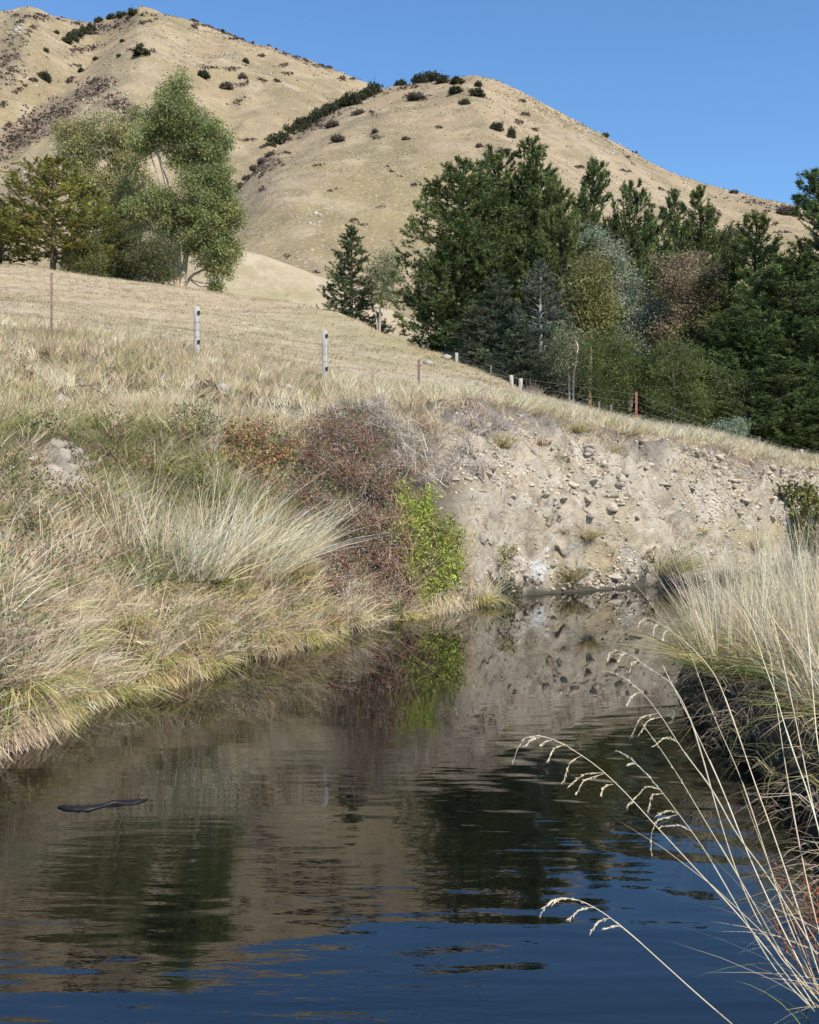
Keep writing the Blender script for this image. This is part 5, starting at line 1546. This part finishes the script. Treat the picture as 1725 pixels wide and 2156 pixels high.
fence = empty('wire_fence', GR.at(684, 24.1), 'wire fence with wooden and steel posts along the top of the bank', 'fence')
FO = A(fence.location)
posts = [('s', 109, 22.0, 575, (.20, .135, .12)), ('w', 415, 23.1, 646, (.40, .375, .335)), ('w', 684, 24.1, 695, (.39, .365, .325)), ('s', 882, 26.3, 757, (.16, .11, .095)), ('s', 1340, 28.2, 825, (.26, .11, .075)), ('s', 1599, 29.6, 919, (.20, .12, .09)), ('g', 1687, 30.3, 946, (.36, .32, .27))]
tops = []
for k, (kind, vx, D, yt, col) in enumerate(posts):
    g = GR.at(vx, D) - A([0, 0, .12])
    h = yz(D, yt) - g[2]
    if kind == 's':
        p = steel_mb(g - FO, h, col).build('post', M_METAL, fence, loc=(0, 0, 0))
        cap = MB()
        tube(cap, A([[0, 0, h - .02], [.03, -.01, h + .0], [.05, -.01, h - .02], [.03, -.01, h - .045]]) + g - FO, .010, A([.06, .055, .055]), 5)
        cap.build('insulator', M_METAL, p)
    elif kind == 'w':
        p = box_mb(g - FO, .125, .12, h, col).build('post', M_WOOD, fence, loc=(0, 0, 0))
        for zz in (h - .19, .42):
            box_mb(g - FO + A([.055, -.066, zz]), .06, .03, .085, (.03, .03, .032)).build('insulator', M_METAL, p)
        for zz in (h * .45, h * .58, h * .72):                        # tied wire round the post
            ring = MB()
            th = np.linspace(0, 2 * np.pi, 13)
            sq = np.stack([np.sign(np.cos(th)) * np.abs(np.cos(th)) ** .4 * .068, np.sign(np.sin(th)) * np.abs(np.sin(th)) ** .4 * .066, zz + .012 * np.sin(th + k)], 1)
            tube(ring, sq + g - FO, .003, A([.16, .15, .14]), 4)
            ring.build('wire_tie', M_METAL, p)
    else:
        p = box_mb(g - FO, .11, .10, h, col).build('post', M_WOOD, fence, loc=(0, 0, 0))
    tops.append((g, h))
ext0 = (GR.at(-380, 20.5) - A([0, 0, .12]), 1.45)
ext1 = (GR.at(2000, 38) - A([0, 0, .12]), 1.1)
line = [ext0] + tops + [ext1]
for f in (.94, .74, .56, .38, .22):
    w = MB()
    pts = []
    for (g0, h0), (g1, h1) in zip(line[:-1], line[1:]):
        a, b = g0 + A([.02, -.04, h0 * f]), g1 + A([.02, -.04, h1 * f])
        for t in np.linspace(0, 1, 7)[:-1]:
            pts.append(a * (1 - t) + b * t - A([0, 0, .05 * 4 * t * (1 - t)]))
    pts.append(line[-1][0] + A([.02, -.04, line[-1][1] * f]))
    tube(w, A(pts) - FO, .0028, A([.20, .19, .185]), 4)
    w.build('wire', M_METAL, fence)

far_f = empty('wire_fence', GR.at(1080, 35.5), 'far wire fence with pale wooden posts skirting the plantation', 'fence')
F2 = A(far_f.location)
fp = [('s', 938, 46, 733, .0), ('w', 961, 42, 751, .02), ('s', 1034, 38.5, 780, 0), ('w', 1078, 36.2, 795, -.05), ('w', 1095, 35.6, 799, .06), ('s', 1262, 33.5, 845, 0), ('s', 1287, 33, 852, 0)]
ft = []
for kind, vx, D, yt, ln in fp:
    g = GR.at(vx, D) - A([0, 0, .1])
    h = max(yz(D, yt) - g[2], .5)
    if kind == 'w':
        box_mb(g - F2, .13, .12, h, (.42, .39, .34), lean=(ln, 0)).build('post', M_WOOD, far_f, loc=(0, 0, 0))
    else:
        steel_mb(g - F2, h, (.14, .12, .11)).build('post', M_METAL, far_f, loc=(0, 0, 0))
    ft.append((g, h))
for f in (.9, .65, .4):
    w = MB()
    tube(w, A([g + A([0, -.07, h * f]) for g, h in ft]) - F2, .003, A([.2, .19, .18]), 4)
    w.build('wire', M_METAL, far_f)
g = GR.at(899, 47)
tag(box_mb(g - A([0, 0, .1]), .22, .22, yz(47, 724) - g[2] + .1, (.07, .055, .045)).build('fence_stump', M_WOOD), 'short dark wooden stump post alone on the slope beyond the knoll', 'post')

# ------------------------------------------------------------------ right bank tussocks
def rb(X, Y):
    return A([X, Y, float(rb_z(A([X]), A([Y]))[0])])


WHITE = (.86, .75, .55)
rt = [(2.52, 7.7, .9, 'big reed tussock with dark green skirt at the right, overhanging the water'), (3.05, 8.0, .95, 'straw tussock right of the dark skirted one'), (3.25, 7.2, .92, 'straw tussock at the right edge in the middle distance'), (3.45, 9.0, .9, 'tall straw tussock behind the dark skirted one'), (2.95, 8.9, .8, 'straw tussock on the bank point nearest the far water'),
      (3.9, 9.6, 1.0, 'pale tussock at the back of the near bank, right edge'), (3.5, 10.4, .9, 'farthest pale tussock on the near bank'), (2.75, 6.6, .75, 'green based tussock overhanging the dark undercut at the right'), (2.72, 5.9, .55, 'low tussock above the dark undercut bank, right edge'), (4.3, 8.4, 1.05, 'tall straw tussock just outside the right edge, stems leaning in')]
for k, (X, Y, s, lb) in enumerate(rt):
    tussock('reed_tussock', lb, rb(X, Y) - A([0, 0, .04]), [
        ('leaf_blades', 640, .62 * s, .0075, [OLIVE, GREEN, (.26, .24, .09), GOLD, STRAW], [3, 1.5, 2, 3, 3], 1.0, (-.12, -.15, 0), .65, .30),
        ('stems', 200, 1.12 * s, .0062, [PALE, WHITE, STRAW], [4, 1, 3], .30, (-.10, 0, 0), .10, .32),
        ('fine_stems', 200, .95 * s, .0045, [PALE, STRAW, PINK], [2, 2, 1], .55, (-.20, 0, 0), .16, .30)], 830 + k, group='reed tussocks on the near bank')


def right_grass():
    r = np.random.default_rng(55)
    n = 640
    Y = np.where(r.random(n) < .16, r.uniform(3.6, 5.6, n), 5.5 + 5.5 * r.random(n))
    X = np.interp(Y, RB_Y, RB_X) + r.random(n) ** 1.5 * 2.2 + .02
    P = np.stack([X, Y, rb_z(X, Y)], 1)
    mb = MB()
    clump_grass(mb, P, 14, .42 * r.uniform(.7, 1.3, n), .0065, pick([OLIVE, STRAW, BROWN, (.20, .18, .08), PINK], [2, 2, 4, 3, 1], n, r), r, .07, .8, (-.15, -.1, 0), .9, grav=1.0)
    tag(mb.build('near_bank_grass', M_GRASS), 'dull olive and brown grass covering the near right bank', 'grass', kind='stuff')


right_grass()

# ------------------------------------------------------------------ foreground seeding grass
fg = empty('seeding_grass', rb(1.42, 3.05), 'foreground clump of tall pale seeding grass arching over the water', 'grass clump')
FG = A(fg.location)
ST = (.84, .74, .56)
stalks = [  # stem from tip to foot, depth at tip, then side sprays as (points)
    ([(1081, 1603), (1099, 1559), (1125, 1547), (1167, 1557), (1207, 1579), (1259, 1615), (1315, 1667), (1383, 1741), (1459, 1823), (1555, 1927), (1627, 2015), (1712, 2125)], 3.2,
     [[(1187, 1568), (1170, 1574), (1155, 1600)], [(1225, 1591), (1203, 1603), (1186, 1647)], [(1271, 1627), (1235, 1629), (1201, 1653)], [(1272, 1629), (1231, 1643), (1215, 1669)], [(1291, 1651), (1275, 1655), (1266, 1671)], [(1140, 1551), (1122, 1556), (1108, 1570)], [(1165, 1558), (1150, 1560), (1138, 1570)], [(1335, 1690), (1328, 1690), (1322, 1697)]]),
    ([(1138, 1927), (1152, 1905), (1175, 1891), (1215, 1895), (1259, 1915), (1323, 1963), (1395, 2027), (1475, 2099), (1560, 2172)], 2.9,
     [[(1251, 1911), (1227, 1913), (1199, 1933)], [(1285, 1933), (1263, 1939), (1244, 1962)], [(1315, 1955), (1295, 1949), (1271, 1957)], [(1190, 1892), (1178, 1893), (1165, 1902)]]),
    ([(1301, 1581), (1318, 1590), (1339, 1607), (1387, 1659), (1427, 1711), (1471, 1771), (1515, 1843), (1559, 1919), (1640, 2050), (1716, 2130)], 3.4,
     [[(1393, 1664), (1365, 1656), (1333, 1685)], [(1397, 1671), (1375, 1673), (1365, 1711)], [(1429, 1713), (1405, 1707), (1381, 1718)], [(1427, 1715), (1385, 1727), (1371, 1765), (1372, 1795)], [(1457, 1751), (1425, 1737), (1391, 1741)], [(1339, 1609), (1330, 1607), (1320, 1612)]]),
    ([(1355, 1527), (1395, 1583), (1439, 1651), (1479, 1719), (1527, 1799), (1583, 1895), (1643, 2003), (1716, 2120)], 3.3, []),
    ([(1262, 1414), (1282, 1414), (1302, 1421), (1342, 1448), (1392, 1508), (1437, 1578), (1499, 1663), (1551, 1755), (1607, 1831), (1720, 2010)], 3.5,
     [[(1385, 1502), (1355, 1508), (1328, 1552)], [(1392, 1510), (1370, 1514), (1348, 1542)], [(1400, 1524), (1415, 1518), (1420, 1500)], [(1430, 1566), (1405, 1552), (1378, 1570)], [(1350, 1457), (1335, 1462), (1322, 1482)]]),
    ([(1272, 1383), (1280, 1373), (1292, 1368), (1322, 1376), (1362, 1404), (1412, 1438), (1447, 1498), (1477, 1588), (1512, 1713), (1562, 1863), (1640, 2010), (1722, 2105)], 3.7,
     [[(1322, 1376), (1310, 1378), (1303, 1392)], [(1345, 1392), (1332, 1396), (1326, 1412)], [(1300, 1370), (1286, 1374), (1280, 1390)]]),
    ([(1342, 1311), (1355, 1303), (1367, 1301), (1402, 1321), (1455, 1362), (1510, 1430), (1545, 1520), (1590, 1650), (1640, 1790), (1728, 2060)], 4.0,
     [[(1367, 1302), (1352, 1306), (1344, 1318)], [(1390, 1314), (1380, 1318), (1376, 1334)], [(1408, 1326), (1400, 1332), (1396, 1346)]]),
    ([(1525, 1240), (1576, 1304), (1596, 1355), (1614, 1411), (1635, 1468), (1653, 1529), (1671, 1585), (1696, 1654), (1722, 1740), (1760, 1880)], 3.6, []),
    ([(1591, 1104), (1596, 1150), (1606, 1215), (1630, 1310), (1650, 1400), (1676, 1520), (1700, 1640), (1735, 1800), (1790, 2000)], 3.8, []),
    ([(1672, 1104), (1690, 1201), (1701, 1334), (1712, 1460), (1728, 1600), (1770, 1800)], 3.8, []),
    ([(1395, 1400), (1420, 1450), (1460, 1530), (1520, 1660), (1572, 1790), (1630, 1920), (1700, 2060)], 3.6, []),
    ([(1455, 1380), (1500, 1500), (1560, 1640), (1610, 1790), (1655, 1930), (1722, 2085)], 3.5, []),
    ([(1620, 1370), (1640, 1520), (1665, 1680), (1700, 1860), (1750, 2060)], 3.4, []),
]
FGR = np.random.default_rng(66)
BASE_D = 3.05
for si, (pts, Dt, sprays) in enumerate(stalks):
    n = len(pts)
    Ds = Dt + (BASE_D - Dt) * np.linspace(0, 1, n) ** 1.2
    q = smooth_path([px(a, b, d) for (a, b), d in zip(pts, Ds)], 30)
    mb = MB()
    col = vary(ST, 1, .08, FGR, .03)[0]
    tube(mb, q - FG, np.linspace(.0009, .0023, 30), col, 5)
    # leaf sheaths thickening the stem
    for _ in range(3):
        i = int(FGR.integers(9, 26))
        j = min(i + 4, 29)
        tube(mb, q[i:j + 1] - FG, np.linspace(.0028, .0020, j + 1 - i), col * .92, 5)
    st = mb.build('stalk', M_GRASS, fg, True, loc=(0, 0, 0))
    hb = MB()

    def spray(path, k, L, W):
        t = FGR.random(k)
        i = np.clip((t * (len(path) - 1)).astype(int), 0, len(path) - 2)
        tg = norm(path[i + 1] - path[i])
        c = path[i] + (path[i + 1] - path[i]) * FGR.random((k, 1))
        leaves(hb, c - FG, norm(tg + FGR.normal(0, .22, (k, 3)) + A([0, 0, -.1])), L * FGR.uniform(.7, 1.3, k), W, vary((.82, .70, .52), k, .1, FGR), FGR)
    if sprays:
        spray(q[:7][::-1], 60, .015, .0026)
        for sp in sprays:
            f = np.interp(sp[0][0] + sp[0][1], *zip(*sorted((a + b, d) for (a, b), d in zip(pts, Ds))))
            m = smooth_path([px(a, b, f - .03 * k) for k, (a, b) in enumerate(sp)], 9)
            tube(hb, m - FG, np.linspace(.0009, .0006, 9), A((.68, .58, .40)), 4)
            spray(m[1:], 44, .014, .0024)
        hb.build('seed_head', M_GRASS, st)
    else:
        spray(q[:9][::-1], 34, .014, .0022)
        hb.build('seed_head', M_GRASS, st)


def fg_blades():
    r = np.random.default_rng(67)
    mb = MB()
    n = 26
    base = np.stack([FG[0] + r.normal(.08, .12, n), FG[1] + r.normal(0, .18, n), np.full(n, FG[2] - .05)], 1)
    d = norm(np.stack([r.normal(-.45, .28, n), r.normal(.05, .22, n), np.ones(n)], 1))
    blades(mb, base - FG, d, r.uniform(.35, 1.05, n), r.uniform(.0025, .0045, n), np.stack([r.normal(-.12, .15, n), r.normal(0, .12, n), -r.uniform(.05, .3, n)], 1), vary(pick([PALE, STRAW, STRAW, OLIVE], [3, 3, 2, 1], n, r), n, .12, r), 6, r)
    n = 90
    base = np.stack([FG[0] + r.normal(.10, .14, n), FG[1] + r.normal(-.05, .2, n), np.full(n, FG[2] - .05)], 1)
    d = norm(np.stack([r.normal(-.5, .5, n), r.normal(-.1, .4, n), np.ones(n)], 1))
    blades(mb, base - FG, d, r.uniform(.2, .55, n), r.uniform(.003, .006, n), np.stack([r.normal(-.3, .3, n), r.normal(0, .3, n), -r.uniform(.2, .7, n)], 1), vary(pick([OLIVE, GREEN, STRAW, BROWN], [3, 2, 3, 2], n, r), n, .15, r), 6, r)
    mb.build('leaf_blades', M_GRASS, fg)


fg_blades()
# rusty dock seed stalks mixed into the clump
dk = empty('dock_plant', rb(1.55, 3.25), 'rusty red dock seed stalks beside the foreground grass', 'plant')
DK = A(dk.location)
for k, pts in enumerate([[(1722, 2090), (1690, 1980), (1655, 1890), (1640, 1830), (1622, 1795)], [(1735, 2090), (1712, 1960), (1700, 1880), (1690, 1840)], [(1725, 2080), (1672, 2010), (1640, 1960), (1625, 1930)], [(1738, 2060), (1722, 1900), (1718, 1860)]]):
    q = smooth_path([px(a, b, 3.25) for a, b in pts], 16)
    mb = MB()
    tube(mb, q - DK, np.linspace(.0022, .0008, 16), A([.28, .12, .07]), 4)
    s = mb.build('stalk', M_TWIG, dk, True)
    i = FGR.integers(6, 15, 90)
    hb = MB()
    leaves(hb, q[i] - DK + FGR.normal(0, .012, (90, 3)), rand_dirs(90, FGR), .010, .008, vary((.26, .085, .045), 90, .25, FGR), FGR)
    hb.build('seed_head', M_TWIG, s)

# ------------------------------------------------------------------ things in the water
def log(label, pts, rad, col, name='floating_log'):
    D = lambda y: F * EYE / (y - HY)
    q = smooth_path([px(a, b, D(b)) * A([1, 1, 0]) for a, b in pts], 18)
    rr = np.interp(np.linspace(0, 1, 18), np.linspace(0, 1, len(rad)), rad)
    r = np.random.default_rng(int(pts[0][0]))
    q[:, 2] = .012 - rr * .80 + r.normal(0, .002, 18)
    mb = MB()
    tube(mb, q, rr * r.uniform(.8, 1.2, 18), A(col), 9)
    mb.v[0] = mb.v[0] + .010 * fbm(mb.v[0], .05, 3, 5)[:, None]
    o = mb.build(name, M_WETLOG, True and None, True, origin=q[0])
    return tag(o, label, 'log')


M_WETLOG = solid_mat('wet_wood', 10, .3, .6, 25, .35, bdist=.01)
log('dark waterlogged branch lying just awash in the near left water', [(122, 1700), (150, 1702), (185, 1702), (215, 1697), (240, 1692), (275, 1690), (312, 1683)], [.008, .036, .042, .016, .014, .038, .010], (.016, .014, .013))
log('small dark log awash in the far pool before the cut bank', [(1318, 1345), (1335, 1343), (1352, 1344)], [.02, .06, .02], (.03, .027, .024))


print('TRIS', TRIS[0])
